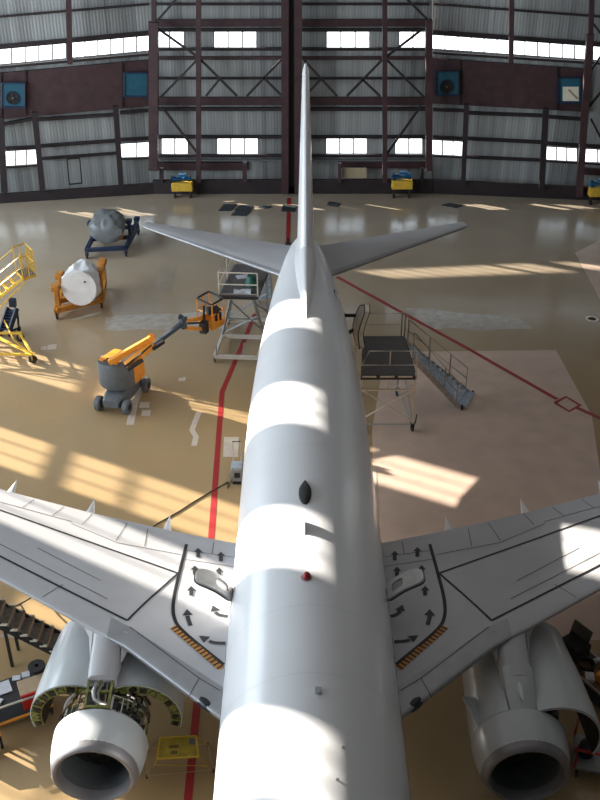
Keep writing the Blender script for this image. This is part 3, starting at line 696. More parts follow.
# aft service door, open on the right side
def service_door():
    # hinged at the front edge of the doorway and swung outwards
    y0, y1 = 31.25, 32.25
    g = []
    for k in range(24):
        a = 2*PI*k/24; sg = lambda q: (1 if q > 0 else -1)*abs(q)**.4
        g.append(fus_pt((y0+y1)/2+.42*sg(math.cos(a)), R(12)+R(30)*sg(math.sin(a)), .012))
    MB().add(g, [tuple(range(24))]).build('door_opening', 'dark', AP)
    n = 12; d = Vector((.86, -.30, 0)).normalized(); o, i_ = [], []
    base = Vector((1.58, 31.15, 0)); rows_o, rows_i = [], []
    for k in range(n+1):
        z = 2.72+1.83*k/n; c = Vector((1.90+.30*max(0, (z-3.45)/1.1)**1.6+.16*max(0, (3.45-z)/.75)**1.6, 31.45, z))
        w = .44*math.sqrt(max(0, 1-abs((k/n-.5)*2)**6))*.98+.02
        a, b = c+Vector((-.18*w, .85*w, 0)), c+Vector((.18*w, -.85*w, 0))
        nrm = Vector((.20, .08, .0))
        rows_o.append((a, b)); rows_i.append((a+nrm, b+nrm))
    ring = [r[0] for r in rows_o]+[r[1] for r in reversed(rows_o)]; ring2 = [r[0] for r in rows_i]+[r[1] for r in reversed(rows_i)]
    mb = MB(); m2 = len(ring)
    mb.loft([[r[0] for r in rows_o], [r[1] for r in rows_o]], closed=False); mb.loft([[r[0] for r in rows_i], [r[1] for r in rows_i]], closed=False)
    sd = mb.build('service_door', 'platlight', AP)
    mb = MB(); mb.loft([ring, ring2], cap=False, smooth=False); mb.build('door_edge', 'creampale', sd); MB().tube(ring+ring[:1], .022, 6).build('door_seal', 'dark', sd); MB().tube(ring2+ring2[:1], .018, 6).build('door_seal', 'dark', sd)
    mb = MB(); mb.beam(Vector((1.45, 31.4, 4.15)), rows_o[8][0], .07, .12); mb.beam(Vector((1.5, 31.4, 3.3)), rows_o[4][0], .07, .12); mb.build('door_hinge_arm', 'dark', sd)
    MB().beam(rows_i[6][0].lerp(rows_i[6][1], .3)+Vector((.03, .03, 0)), rows_i[6][0].lerp(rows_i[6][1], .7)+Vector((.03, .03, 0)), .05).build('door_handle', 'steel', sd)
service_door()
# engines -------------------------------------------------------------
def engine(sgn):
    E_ = empty_part('engine', AP); ex, ez = sgn*4.82, 1.40; y0 = 12.95
    def ring(y, r, zc=None, flat=.0, n=48, sx=1.):
        zc = ez if zc is None else zc; out = []
        for k in range(n):
            a = 2*PI*k/n; z = r*math.sin(a)
            if z < 0: z *= (1-flat)
            out.append(Vector((ex+r*sx*math.cos(a)*(1.02 if z < 0 else 1.), y, zc+z)))
        return out
    MB().loft([ring(13.16, .985, ez, .07), ring(13.35, 1.035, ez+.005, .08), ring(13.6, 1.07, ez+.01, .08), ring(13.92, 1.085, ez+.02, .07)], cap=False).build('inlet_cowl', 'nac', E_)
    MB().loft([ring(13.16, .986, ez, .07), ring(13.05, .955, ez, .07), ring(12.97, .91, ez, .06), ring(12.95, .87, ez, .06), ring(12.97, .82, ez, .05), ring(13.06, .785, ez, .04), ring(13.2, .765, ez, .03)], cap=False).build('inlet_lip', 'lip', E_)
    MB().loft([ring(13.2, .766, ez, .03), ring(13.5, .765, ez, .0), ring(14.2, .79, ez, 0)], cap=False).build('inlet_duct', 'graypl', E_)
    fan = empty_part('fan', E_); MB().loft([ring(14.1, .28), ring(13.95, .24), ring(13.75, .14), ring(13.6, .02)]).build('spinner', 'graypl', E_)
    bpy.data.objects.remove(fan)
    bl = MB()
    for k in range(24):
        a = 2*PI*k/24; da = .17; c = lambda r, b, y: Vector((ex+r*math.cos(b), y, ez+r*math.sin(b)))
        bl.add([c(.26, a, 14.0), c(.26, a+.2, 14.14), c(.78, a+da+.12, 14.12), c(.78, a, 13.98)], [(0, 1, 2, 3)])
    bl.build('fan_blades', 'engdark', E_)
    MB().loft([ring(14.16, .79), ring(14.17, .02)]).build('fan_backing', 'black', E_)
    # rivet dots along the lip joint
    for k in range(9):
        a = R(60)+R(60)*k/8; MB().disc((ex+.99*math.cos(a), 13.17, ez+.99*math.sin(a)), (math.cos(a), 0, math.sin(a)), .014, .012, 8).build('fastener', 'hatchwhite', E_)
    # fan case and core
    MB().loft([ring(13.93, .93), ring(14.2, .95), ring(14.75, .90), ring(14.8, .7), ring(15.3, .62), ring(16.2, .58), ring(17.3, .5), ring(17.9, .36)]).build('engine_case', 'engdark', E_)
    MB().loft([ring(17.3, .5), ring(18.2, .36), ring(18.25, .3), ring(17.4, .3)], cap=False).build('exhaust_nozzle', 'brownmetal', E_)
    rnd = random.Random(11)
    full = sgn < 0
    npipe = 40 if full else 14
    for k in range(npipe):
        a0 = rnd.uniform(R(-15), R(195)) if full else rnd.uniform(R(-10), R(80)); y = rnd.uniform(13.96, 14.75)
        pts = []; a = a0; r = .97+rnd.uniform(0, .07)
        for j in range(rnd.randint(4, 8)):
            pts.append(Vector((ex+r*math.cos(a), y, ez+.02+r*math.sin(a))))
            if rnd.random() < .55: a += rnd.choice((-1, 1))*rnd.uniform(.08, .35)
            else: y = min(14.85, max(13.96, y+rnd.uniform(-.4, .4)))
        MB().tube(pts, rnd.choice((.014, .018, .024, .034)), 6).build('pipe', rnd.choice(('steel', 'steel', 'hatchwhite', 'brownmetal', 'engdark', 'primer', 'black')), E_)
    for k in range(22 if full else 6):
        a = rnd.uniform(R(0), R(180)) if full else rnd.uniform(R(0), R(70)); y = rnd.uniform(14.0, 14.75)
        MB().box((ex+1.0*math.cos(a), y, ez+1.0*math.sin(a)), (rnd.uniform(.06, .2), rnd.uniform(.06, .2), rnd.uniform(.06, .14)), 0, 0, 0, -a+PI/2).build('accessory_box', rnd.choice(('engdark', 'primer', 'brownmetal', 'steel', 'black', 'tan')), E_)
    for yy in (14.02, 14.42, 14.78):
        MB().loft([ring(yy-.03, .96), ring(yy-.03, 1.0), ring(yy+.03, 1.0), ring(yy+.03, .96)], cap=False).build('case_flange', 'primer' if yy > 14.1 else 'steel', E_)
    # pylon
    fr = []
    for y, w, zt, zb in ((14.62, .325, 2.80, 2.2), (15.0, .345, 2.90, 2.2), (15.5, .36, 3.02, 2.25), (15.9, .39, 3.12, 2.3), (16.3, .38, 3.13, 2.35), (16.8, .34, 3.02, 2.4), (17.3, .25, 2.85, 2.45), (18.2, .06, 2.7, 2.5)):
        fr.append([Vector((ex+w*cx, y, z)) for cx, z in ((-1, zb), (-1, zt-.20), (-.92, zt-.08), (-.7, zt-.01), (0, zt+.03), (.7, zt-.01), (.92, zt-.08), (1, zt-.20), (1, zb))])
    py = MB().loft(fr).build('pylon', 'wing', E_)
    for s2 in (-1, 1):                                  # flared fillet where the pylon meets the slat
        MB().loft([[Vector((ex+s2*.36, 15.2, 2.7)), Vector((ex+s2*.36, 15.2, 2.55)), Vector((ex+s2*.36, 15.2, 2.6))],
                   [Vector((ex+s2*.38, 15.6+.2*s2*sgn, 2.98)), Vector((ex+s2*.50, 15.6+.25*s2*sgn, 2.8)), Vector((ex+s2*.38, 15.6, 2.6))],
                   [Vector((ex+s2*.42, 15.9+.2*s2*sgn, 3.16)), Vector((ex+s2*.95, 16.0+.55*s2*sgn, 3.02)), Vector((ex+s2*.4, 15.9, 2.7))]]).build('pylon_fillet', 'wing', py)
    if full:
        lad = []
        for s2 in (-.27, 0, .27): lad.append(((ex+s2, 13.98, 2.50), (ex+s2, 14.75, 2.66)))
        for yy in (13.98, 14.35, 14.7): lad.append(((ex-.29, yy, lerp(2.5, 2.66, (yy-13.98)/.77)), (ex+.29, yy, lerp(2.5, 2.66, (yy-13.98)/.77))))
        for a, b in lad: MB().beam(a, b, .05, .06).build('pylon_frame', 'primer', py)
        MB().tube([(ex-.12, 14.75, 2.62), (ex-.08, 14.5, 2.66), (ex-.12, 14.3, 2.62), (ex-.06, 14.1, 2.6), (ex+.08, 14.02, 2.58), (ex+.2, 14.05, 2.5)], .05, 8).build('duct', 'steel', py)
        MB().tube([(ex-.02, 14.75, 2.60), (ex+.02, 14.5, 2.6), (ex-.02, 14.3, 2.58), (ex+.04, 14.1, 2.55)], .035, 8).build('duct', 'alu', py)
        for k in range(5): MB().tube([(ex+.08+.04*k, 14.75, 2.58), (ex+.1+.03*k, 14.45, 2.55+.02*(k % 2)), (ex+.12+.03*k, 14.05, 2.5)], .014, 6).build('hose', ('black', 'brownmetal', 'steel', 'black', 'primer')[k], py)
        MB().box((ex, 14.4, 2.38), (.56, .8, .16)).build('equipment_tray', 'engdark', py)
    else:
        cr = []
        for y, w, z in ((13.90, .30, 2.47), (14.25, .32, 2.63), (14.60, .335, 2.80), (14.9, .345, 2.89)):
            cr.append([Vector((ex+w*c_, y, z+d_)) for c_, d_ in ((-1, -.3), (-1, -.10), (-.75, -.02), (0, 0), (.75, -.02), (1, -.10), (1, -.3))])
        MB().loft(cr).build('pylon_fairing', 'nac', py)
        MB().lathe((ex-.02, 14.35, 2.66), (-.05, 1, .2), [(-.32, .001), (-.2, .05), (0, .07), (.2, .05), (.32, .001)], 10).build('vent_blister', 'hatchwhite', py)
    # cowl halves
    def cowl(side, phi, ya, yb, aend, thick, name, r0=1.075):
        hxp = ex+side*.34; hz = 2.42; cph, sph = math.cos(phi), math.sin(phi)
        def rot(p):
            dx, dz = (p.x-hxp)*side, p.z-hz
            return Vector((hxp+side*(dx*cph-dz*sph), p.y, hz+dx*sph+dz*cph))
        n = 18; a_0 = R(72)
        def arc(y, r, sx=1.):
            return [rot(Vector((ex+side*r*math.cos(a_0+(aend-a_0)*k/n), y, ez+.02+r*math.sin(a_0+(aend-a_0)*k/n)))) for k in range(n+1)]
        yl = [ya, ya+.06, ya+.6, ya+1.2, ya+1.8, yb-.3, yb]
        rad = lambda y: r0-.055*max(0, (y-ya-.4))-.04*max(0, y-ya-1.6)
        outer = [arc(y, rad(y)) for y in yl]; inner = [arc(y, rad(y)-thick) for y in yl]
        c = MB().loft(outer, closed=False).build(name, 'nac', E_)
        MB().loft(inner, closed=False).build('cowl_lining', 'engdark' if phi else 'nac', c)
        MB().loft([outer[0], inner[0]], closed=False, smooth=False).build('cowl_rim', 'primer' if thick > .1 else 'nac', c)
        MB().loft([outer[-1], inner[-1]], closed=False, smooth=False).build('rear_rim', 'graypl', c)
        MB().loft([[l[-1] for l in outer], [l[-1] for l in inner]], closed=False, smooth=False).build('lower_edge', 'graypl', c)
        MB().loft([[l[0] for l in outer], [l[0] for l in inner]], closed=False, smooth=False).build('hinge_edge', 'graypl', c)
        if thick > .1:
            for k in range(2, n, 2):
                a = outer[0][k]; b = inner[0][k]; q = Vector((0, -.03, 0)); MB().beam(a.lerp(b, .08)+q, b.lerp(a, .08)+q, .035, .05).build('stiffener', 'primer', c)
            for k in range(1, n, 2):
                a = outer[0][k].lerp(inner[0][k], .55); MB().box(a+Vector((0, -.02, 0)), (.14, .05, .12), 0, 0, 0, rnd.uniform(0, 3)).build('latch_fitting', rnd.choice(('engdark', 'black', 'primer')), c)
            MB().loft([[v+Vector((0, -.012, 0)) for v in outer[0]], [o_.lerp(i2, .08)+Vector((0, -.02, 0)) for o_, i2 in zip(outer[0], inner[0])]], closed=False).build('rim_edge', 'nac', c)
            m_ = inner[1][9]; MB().beam(m_+Vector((0, .1, 0)), Vector((ex+side*.8, ya+.05, ez+.75)), .045).build('support_rod', 'steel', c)
        return c
    if full:
        cowl(-1, R(40), 14.62, 17.1, R(-58), .27, 'cowl_door'); cowl(1, R(40), 14.62, 17.1, R(-58), .27, 'cowl_door')
    else:
        cowl(-1, 0, 13.93, 17.1, R(-88), .06, 'cowl_door', 1.088); cowl(1, R(46), 13.9, 16.9, R(-72), .07, 'cowl_door', 1.09)
        # chine plate on the inboard side
        ca, sa = math.cos(R(150)), math.sin(R(150)); tt = Vector((-sa, 0, ca))*.02
        tri = [Vector((ex+r_*ca, y, ez+r_*sa)) for r_, y in ((1.04, 14.75), (1.42, 14.62), (1.42, 14.5), (1.04, 13.75))]
        MB().hexa([p-tt for p in tri]+[p+tt for p in tri]).build('nacelle_chine', 'nac', E_)
engine(-1); engine(1)
# undercarriage (under the body)
for (x, y, r) in ((-2.86, 18.9, .56), (2.86, 18.9, .56)):
    g = empty_part('main_gear', AP); MB().tube([(x, y, 2.5), (x, y, .56)], .13, 12).build('strut', 'steel', g)
    for s2 in (-.43, .43): MB().wheel((x+s2, y, r), (1, 0, 0), r, .38, 0).build('wheel', 'rubber', g)
g = empty_part('nose_gear', AP); MB().tube([(0, 4.2, 1.6), (0, 4.0, .35)], .09, 12).build('strut', 'steel', g)
for s2 in (-.22, .22): MB().wheel((s2, 4.0, .34), (1, 0, 0), .34, .2).build('wheel', 'rubber', g)
# ================================================================== THINGS ON THE FLOOR
def V(x, y, z=0.): return Vector((x, y, z))
def rail(name, m, parent, pts, r=.025): return MB().tube(pts, r, 6).build(name, m, parent)
def caster(p, ax, r, parent, wheel='rubber', fork='platgrey', top=None):
    """p = contact point on the floor"""
    c = Vector(p)+V(0, 0, r); a = Vector(ax).normalized(); h = top or (2*r+.08)
    f = MB()
    for s in (-1, 1): f.beam(c+a*s*r*.42, c+a*s*r*.42+V(0, 0, h-r), .03, r*.7)
    f.box(Vector(p)+V(0, 0, h), (r*1.2, r*1.2, .04)); o = f.build('caster_fork', fork, parent)
    MB().wheel(c, a, r, r*.6, 0).build('caster_wheel', wheel, o); return o
# ---- boom lift ------------------------------------------------------
def boom_lift():
    b = V(-7.42, 32.15); hd = math.atan2(.52, 1.95); t = thing('boom_lift', 'orange and grey articulated boom lift with raised basket on the open floor', 'boom lift', tuple(b))
    f = V(math.sin(hd), math.cos(hd)); s = V(f.y, -f.x)
    W_ = lambda a, l, z: b+f*a+s*l+V(0, 0, z)
    ch = MB()
    rows = []
    for a, w, z0, z1 in ((-1.15, .34, .3, .62), (-.8, .42, .24, .74), (0, .46, .22, .86), (.8, .42, .24, .80), (1.15, .36, .3, .66)):
        rows.append([W_(a, -w, z0), W_(a, w, z0), W_(a, w, z1-.08), W_(a, w-.08, z1), W_(a, -w+.08, z1), W_(a, -w, z1-.08)])
    ch.loft(rows, smooth=False).build('chassis', 'graypl', t, .02)
    for a in (-.95, .95): MB().tube([W_(a, -.62, .30), W_(a, .62, .30)], .07, 8).build('axle', 'dark', t)
    for a in (-.95, .95):
        for l in (-.60, .60): MB().wheel(W_(a, l, .31), s, .31, .24, 0, 1).build('wheel', ['graypl', 'rubber'], t)
    MB().tube([W_(0, 0, .8), W_(0, 0, 1.0)], .42, 20).build('slew_ring', 'dark', t)
    tq = hd+R(8); f2 = V(math.sin(tq), math.cos(tq)); s2 = V(f2.y, -f2.x); T_ = lambda a, l, z: b+f2*(a-.12)+s2*l+V(0, 0, z)
    cw = []                                              # curved counterweight facing the viewer
    for z, k in ((.92, .94), (1.0, 1.), (1.9, 1.), (2.0, .96)):
        ring = []
        for j in range(15):
            a = PI*j/14; ring.append(T_(-.12-.66*k*math.sin(a)**.8, -.74*k*math.cos(a), z))
        ring += [T_(-.02, .74*k, z), T_(-.02, -.74*k, z)]
        cw.append(ring)
    MB().loft(cw).build('counterweight', 'graypl', t)
    hood = MB(); hood.loft([[T_(.0, .30, z), T_(.0, .74, z), T_(.85, .68, z), T_(.85, .30, z)] for z in (.95, 1.9)], smooth=False); hood.build('side_cover', 'orange', t, .03)
    hood = MB(); hood.loft([[T_(.0, -.30, z), T_(.0, -.74, z), T_(.85, -.68, z), T_(.85, -.30, z)] for z in (.95, 1.9)], smooth=False); hood.build('side_cover', 'orange', t, .03)
    MB().box(T_(-.3, -.4, 2.02), (.34, .34, .08), -tq).box(T_(-.35, .1, 2.02), (.4, .3, .06), -tq).build('top_cover', 'orange', t)
    MB().tube([T_(-.5, -.3, 2.05), T_(-.52, -.1, 2.2), T_(-.5, .1, 2.1), T_(-.3, .3, 2.12)], .045, 8).build('hose', 'black', t)
    # arms
    A0 = pz(109, 362.5, 2.2); A1 = pz(151.5, 338, 3.0); B0 = pz(126, 366, 2.15); B1 = pz(153, 344.5, 2.75); C1 = pz(183, 323, 3.0)
    a1 = MB().beam(A0, A1, .20, .22).build('lower_arm', 'orange', t, .03); MB().disc(A1, (A1-A0).cross(V(0, 0, 1)), .14, .30).build('pivot', 'orange', a1)
    a2 = MB().beam(B0, B1, .24, .28).build('upper_arm', 'orange', t, .03)
    MB().beam(B0+V(-.02, -.2, .06), B1+V(-.02, -.2, .08), .05, .05).build('hydraulic_hose', 'black', a2)
    MB().beam(B0+V(.1, -.28, -.02), B0.lerp(B1, .55)+V(.1, -.28, -.1), .12, .12).build('lift_cylinder', 'dark', a2)
    bm = MB().beam(B0.lerp(B1, .6), C1, .16, .18).build('telescopic_boom', 'boom', t, .02)
    MB().beam(B1+V(0, -.16, -.1), B1.lerp(C1, .35)+V(0, -.16, -.12), .14, .14).build('hose_carrier', 'black', bm)
    MB().tube([pz(144, 352, 2.4), pz(150, 346, 2.6), pz(156, 341, 2.7), pz(166, 336, 2.7)], .04, 8).build('hose', 'black', bm)
    MB().box(C1, (.22, .22, .46), R(-45)).disc(C1+V(0, 0, .22), (1, -1, 0), .12, .3).build('boom_head', 'boom', t)
    D = pz(204, 327, 2.15); 
    j = MB().beam(C1+V(.1, 0, .1), D+V(-.1, .1, .36), .12, .14).build('jib', 'orange', t); MB().beam(C1+V(.1, 0, -.22), D+V(-.1, -.05, -.05), .12, .14).build('jib_lower_bar', 'orange', j)
    MB().beam(C1+V(.2, 0, -.02), D+V(-.05, 0, .2), .07).build('jib_cylinder', 'black', j)
    MB().box(D, (.3, .3, .5), R(-20)).tube([D+V(0, 0, -.1), D+V(.05, 0, .95)], .05, 8).build('basket_mount', 'dark', t)
    # basket
    z0 = 2.05; q = [pz(198, 322, z0), pz(213, 329, z0), pz(224.5, 322, z0), pz(210, 315, z0)]
    bk = MB().hexa([p+V(0, 0, -.09) for p in q]+[p+V(0, 0, .0) for p in q]).build('basket_floor', 'orange', t)
    c0 = sum(q, V(0, 0, 0))/4; kb = MB()
    for a, b2 in zip(q, q[1:]+q[:1]): kb.beam(a+V(0, 0, .1), b2+V(0, 0, .1), .03, .2)
    kb.build('kick_plate', 'orange', bk)
    for p in q+[q[0].lerp(q[3], .5), q[1].lerp(q[2], .5)]: MB().beam(p, p+V(0, 0, 1.08), .05).build('basket_post', 'orange', bk)
    top = [p+V(0, 0, 1.1) for p in q]; e = .12; P = []
    for i in range(4):
        a, b2, c = top[i-1], top[i], top[(i+1) % 4]; P += [b2.lerp(a, e*1.4), b2.lerp(a, e*.4).lerp(b2.lerp(c, e*.4), .5), b2.lerp(c, e*1.4)]
    MB().tube(P+[P[0]], .045, 8).build('basket_top_rail', 'dark', bk)
    MB().tube([p+V(0, 0, -.5) for p in P]+[P[0]+V(0, 0, -.5)], .03, 6).build('basket_mid_rail', 'orange', bk)
    MB().box(q[1].lerp(q[2], .2)+V(-.08, .1, .75), (.5, .22, .3), R(30)).build('control_box', 'dark', bk)
    MB().box(q[1].lerp(q[2], .55)+V(-.05, .1, .45), (.3, .08, .55), R(30)).build('control_panel', 'black', bk)
boom_lift()
# ---- yellow access stand at the left edge -----------------------------
def yellow_stand():
    z0 = 3.5; bl, br, fr, fl = pz(16.2, 271, z0), pz(28.7, 267, z0), pz(36, 274.5, z0), pz(23, 278.5, z0)
    t = thing('access_stand', 'yellow wheeled access stand with caged top platform and steep stairs at left edge', 'access stand', (-13.2, 37.2, 0))
    MB().hexa([p+V(0, 0, -.1) for p in (bl, br, fr, fl)]+[bl, br, fr, fl]).build('platform', 'yellow', t)
    i_ = [lerp(p, (bl+fr)/2, .08)+V(0, 0, .005) for p in (bl, br, fr, fl)]; MB().hexa([p for p in i_]+[p+V(0, 0, .012) for p in i_]).build('platform_deck', 'deck', t)
    H = 1.1; posts = [bl, br, fr, fl, br.lerp(fr, .5), bl.lerp(br, .5), fl.lerp(fr, .5)]
    for p in posts: MB().tube([p, p+V(0, 0, H)], .028, 6).build('guard_post', 'yellow', t)
    for h in (H, .55): MB().tube([fl+V(0, 0, h), fr+V(0, 0, h), br+V(0, 0, h), bl+V(0, 0, h)], .028, 6).build('guard_rail', 'yellow', t)
    mesh = MB()
    for a, b in ((fl, fr), (fr, br)):
        for k in range(1, 6): q = a.lerp(b, k/6); mesh.beam(q, q+V(0, 0, H), .012)
    mesh.build('guard_mesh', 'yellow', t)
    d = V(-1, .02).normalized(); L = 4.4; dn = lambda p, k: p+d*k*L+V(0, 0, -z0*k*.97)
    for p in (bl, fl): MB().beam(p, dn(p, 1), .06, .12).build('stringer', 'yellow', t)
    for k in range(1, 13):
        a, b = dn(bl, k/13), dn(fl, k/13); MB().hexa([a, b, b+d*.15, a+d*.15]+[p+V(0, 0, .03) for p in (a, b, b+d*.15, a+d*.15)]).build('tread', 'yellow', t)
    for p in (bl, fl):
        MB().tube([p+V(0, 0, 1.0), dn(p, 1)+V(0, 0, 1.0), dn(p, 1)], .03, 6).build('handrail', 'yellow', t)
        MB().tube([p+V(0, 0, .5), dn(p, 1)+V(0, 0, .5)], .022, 6).build('handrail', 'yellow', t)
        for k in (.3, .6): q = dn(p, k); MB().tube([q, q+V(0, 0, 1)], .025, 6).build('handrail_post', 'yellow', t)
    # undercarriage
    w1, w2 = pz(33.5, 363, 0), pz(21, 341.5, 0); e1, e2 = w1+d*2.9, w2+d*2.9
    base = [(w1+V(0, 0, .42), e1+V(0, 0, .42)), (w2+V(0, 0, .42), e2+V(0, 0, .42)), (w1+V(0, 0, .42), w2+V(0, 0, .42)), (w1+d*1.4+V(0, 0, .42), w2+d*1.4+V(0, 0, .42)), (e1+V(0, 0, .42), e2+V(0, 0, .42)), (w1+V(0, 0, .42), w2+d*1.4+V(0, 0, .42))]
    for a, b in base: MB().beam(a, b, .09).build('base_bar', 'yellow', t)
    for w, p in ((w1, fr), (w2, br), (w1+d*.9, fl), (w2+d*.9, bl)): MB().beam(w+V(0, 0, .42)+d*1.7, dn(p, .45)+V(0, 0, -.1), .07).build('leg', 'yellow', t)
    for a, b in ((dn(fl, .4)+V(0, 0, -.5), fr.lerp(fl, .8)+V(0, 0, -.15)), (dn(bl, .4)+V(0, 0, -.5), br.lerp(bl, .8)+V(0, 0, -.15)), (w1+V(0, 0, .42), w1+d*.75+V(0, .1, 1.1)), (w1+d*.75+V(0, .1, 1.1), w2+d*.6+V(0, 0, 1.05))): MB().beam(a, b, .05).build('brace', 'yellow', t)
    for p in (w1, w2, e1, e2): caster(p, d.cross(V(0, 0, 1)), .19, t, 'rubber', 'yellow', .44)
yellow_stand()
# ---- dark blue steps behind the yellow stand --------------------------
def blue_steps():
    o = pz(3, 352, 0); t = thing('mobile_steps', 'dark navy slanted mobile steps standing behind the yellow access stand', 'mobile steps', (-13.9, 38.6, 0))
    a0, a1 = pz(5, 331, .25), pz(12.5, 308, 1.1); s = V(.22, -.05, 0)
    for k in (-1, 1): MB().beam(a0+s*k, a1+s*k, .08, .26).build('side_rail', 'navy', t)
    for k in range(1, 8): p = a0.lerp(a1, k/8); MB().hexa([p-s-V(0, .12, .02), p+s-V(0, .12, .02), p+s+V(0, .12, -.02), p-s+V(0, .12, -.02)]+[q+V(0, 0, .04) for q in (p-s-V(0, .12, .02), p+s-V(0, .12, .02), p+s+V(0, .12, -.02), p-s+V(0, .12, -.02))]).build('tread', 'navy', t)
    for k in (-1, 1): MB().beam(a1+s*k, V(a1.x, a1.y-.2, .1)+s*k, .08).build('leg', 'navy', t); MB().beam(a0+s*k, V(a1.x, a1.y-.2, .2)+s*k, .07).build('base_bar', 'navy', t)
    for k in (-1, 1):
        for q in (a0, V(a1.x, a1.y-.2, 0)): MB().wheel(V(q.x, q.y, .14)+s*k, s, .14, .08).build('wheel', 'rubber', t)
    MB().beam(a1+s*.2+V(0, 0, .1), a1+s*.2+V(.05, -.1, .5), .3, .2).build('top_bracket', 'navy', t)
blue_steps()
# ---- two covered engines on dollies ------------------------------------
def dolly_frame(t, P, z, m, w, posts, wheel_r):
    """P: four wheel contact points, front-left, front-right, rear-right, rear-left"""
    ax = (P[1]-P[0]); ax.z = 0
    for a, b in zip(P, P[1:]+P[:1]): MB().beam(a+V(0, 0, z), b+V(0, 0, z), w, w*1.1).build('frame_bar', m, t, .02)
    MB().beam(P[0].lerp(P[3], .5)+V(0, 0, z), P[1].lerp(P[2], .5)+V(0, 0, z), w).build('frame_bar', m, t)
    for p, h in posts: MB().beam(p+V(0, 0, z), p+V(0, 0, h), w*.9, w*.9).build('upright', m, t, .02); MB().box(p+V(0, 0, h), (w*1.5, w*2.2, w*1.1)).build('trunnion', m, t, .03)
    for p in P: caster(p, (1, .1, 0), wheel_r, t, 'rubber', m, z)
def lump(name, cen, ax, prof, n, m, seed, jag, label, cat, bottom, squash=1.):
    """wrapped load: rings along ax (x: towards the back); prof: (t, halfwidth, top, bottom)"""
    rnd = random.Random(seed); mb = MB(); rings = []; x = Vector((ax.y, -ax.x, 0)).normalized(); ph = [rnd.uniform(0, 6) for _ in range(6)]
    pr = []
    for a_, b_ in zip(prof, prof[1:]):
        kk = max(1, int((b_[0]-a_[0])/.09)); pr += [tuple(lerp(a_[i], b_[i], j/kk) for i in range(4)) for j in range(kk)]
    pr.append(prof[-1])
    for t, w, zt, zb in pr:
        r = []
        for k in range(n):
            a = 2*PI*k/n; j = 1+jag*(.5*math.sin(5*a+ph[0]+t*3)+.35*math.sin(9*a+ph[1]-t*5)+.3*math.sin(14*a+ph[2]+t*9))
            zc = (zt+zb)/2; c, s = math.cos(a), math.sin(a)
            r.append(cen+ax*t+x*(w*abs(c)**squash*(1 if c > 0 else -1)*j)+V(0, 0, zc+(zt-zb)/2*s*(j if s > -.5 else 1)))
        rings.append(r)
    from mathutils import noise
    for r in rings:
        ctr = sum(r, V(0, 0, 0))/n
        for k, p in enumerate(r):
            q = (p-ctr); d = .19-(1-abs(noise.noise(Vector((p.x*1.7, p.y*1.7, p.z*.6+seed)))))**4*.19*(.65 if m == 'tarp' else .85)+noise.noise(p*4.2)*.03
            if p.z > .72: r[k] = p-q.normalized()*(d-.07)
    mb.loft(rings); o = mb.build(name, m); return tag(o, label, cat)
def dolly_blue():
    P = [pz(87.5, 258.5), pz(126.5, 256.5), V(-9.75, 51.7), V(-12.05, 51.3)]; c = sum(P, V(0, 0, 0))/4
    t = thing('engine_dolly', 'dark blue engine dolly carrying the load under a grey tarpaulin', 'dolly', (c.x, c.y, 0))
    dolly_frame(t, P, .5, 'navy', .2, [(P[0].lerp(P[3], .45)+V(.05, 0, 0), 1.5), (P[1].lerp(P[2], .45)-V(.05, 0, 0), 1.5), (P[2]-V(.0, .1, 0), 1.0)], .17)
    MB().beam(P[1]+V(.02, 0, .55), P[2]+V(.05, 0, 1.0), .16).build('side_arm', 'navy', t)
    ax = V(.06, 1, 0).normalized(); cen = V(-11.03, 48.55)
    g = lump('tarp_cover', cen, ax, [(0, .30, 1.3, .8), (.02, .72, 1.55, .66), (.14, 1.0, 1.8, .58), (.4, 1.08, 2.0, .56), (.7, 1.08, 2.2, .56), (1.0, 1.02, 2.36, .58), (1.4, .85, 2.25, .62), (1.9, .75, 1.9, .66), (2.3, .4, 1.5, .8)], 72, 'tarp', 3, .06,
         'grey tarpaulin draped over the round load on the dark blue dolly', 'tarpaulin', .62)
    o = MB().loft([[V(-10.42, 48.75, .95)+V(.02*k+.32*math.cos(a), .12*k, .28*math.sin(a))*(1-.3*abs(k-1)) for a in [2*PI*j/12 for j in range(12)]] for k in (0, 1, 2)]).build('cover_patch', 'orangebag', g)
dolly_blue()
def dolly_orange():
    P = [pz(57.5, 319), pz(102, 308), pz(99, 289.5), pz(56, 300)]; c = sum(P, V(0, 0, 0))/4; P[2] = P[1]+V(-.25, 2.3, 0); P[3] = P[0]+V(-.25, 2.3, 0)
    t = thing('engine_cradle', 'orange wheeled cradle holding the white wrapped engine', 'engine cradle', (c.x, c.y, 0))
    dolly_frame(t, P, .46, 'orangedk', .25, [(P[0]+V(.0, .45, 0), 1.45), (P[1]+V(-.05, .45, 0), 1.75), (P[3], 1.3), (P[2], 1.5)], .15)
    for s in (0, 1): MB().beam(P[s]+V(0, .45, 1.3+.3*s), P[3-s]+V(0, 0, 1.2+.2*s), .14).build('side_arm', 'orangedk', t)
    f = pz(79, 285, 1.55); ax = (V(f.x, f.y)-V(CX, CY)).normalized(); ax = V(.12, 1, 0).normalized(); cen = V(-10.75, 40.35)
    g = lump('wrapped_engine', cen, ax, [(0.02, .86, 2.33, .62), (.12, .90, 2.30, .6), (.35, .93, 2.3, .6), (.7, .86, 2.52, .62), (.95, .62, 2.6, .66), (1.3, .6, 2.35, .7), (1.6, .3, 1.7, .9)], 72, 'wrap', 8, .05,
         'engine wrapped in white plastic film sitting in the orange cradle', 'wrapped engine', .6)
    tilt = (ax+V(0, 0, -.14)).normalized()
    MB().disc(cen+V(0, -.02, 1.46), tilt, .86, .05, 40).build('disc_cover', 'cloth', g)
    q = cen+V(.32, -.06, 1.78); MB().disc(q, tilt, .05, .03, 10).build('plug', 'black', g)
dolly_orange()
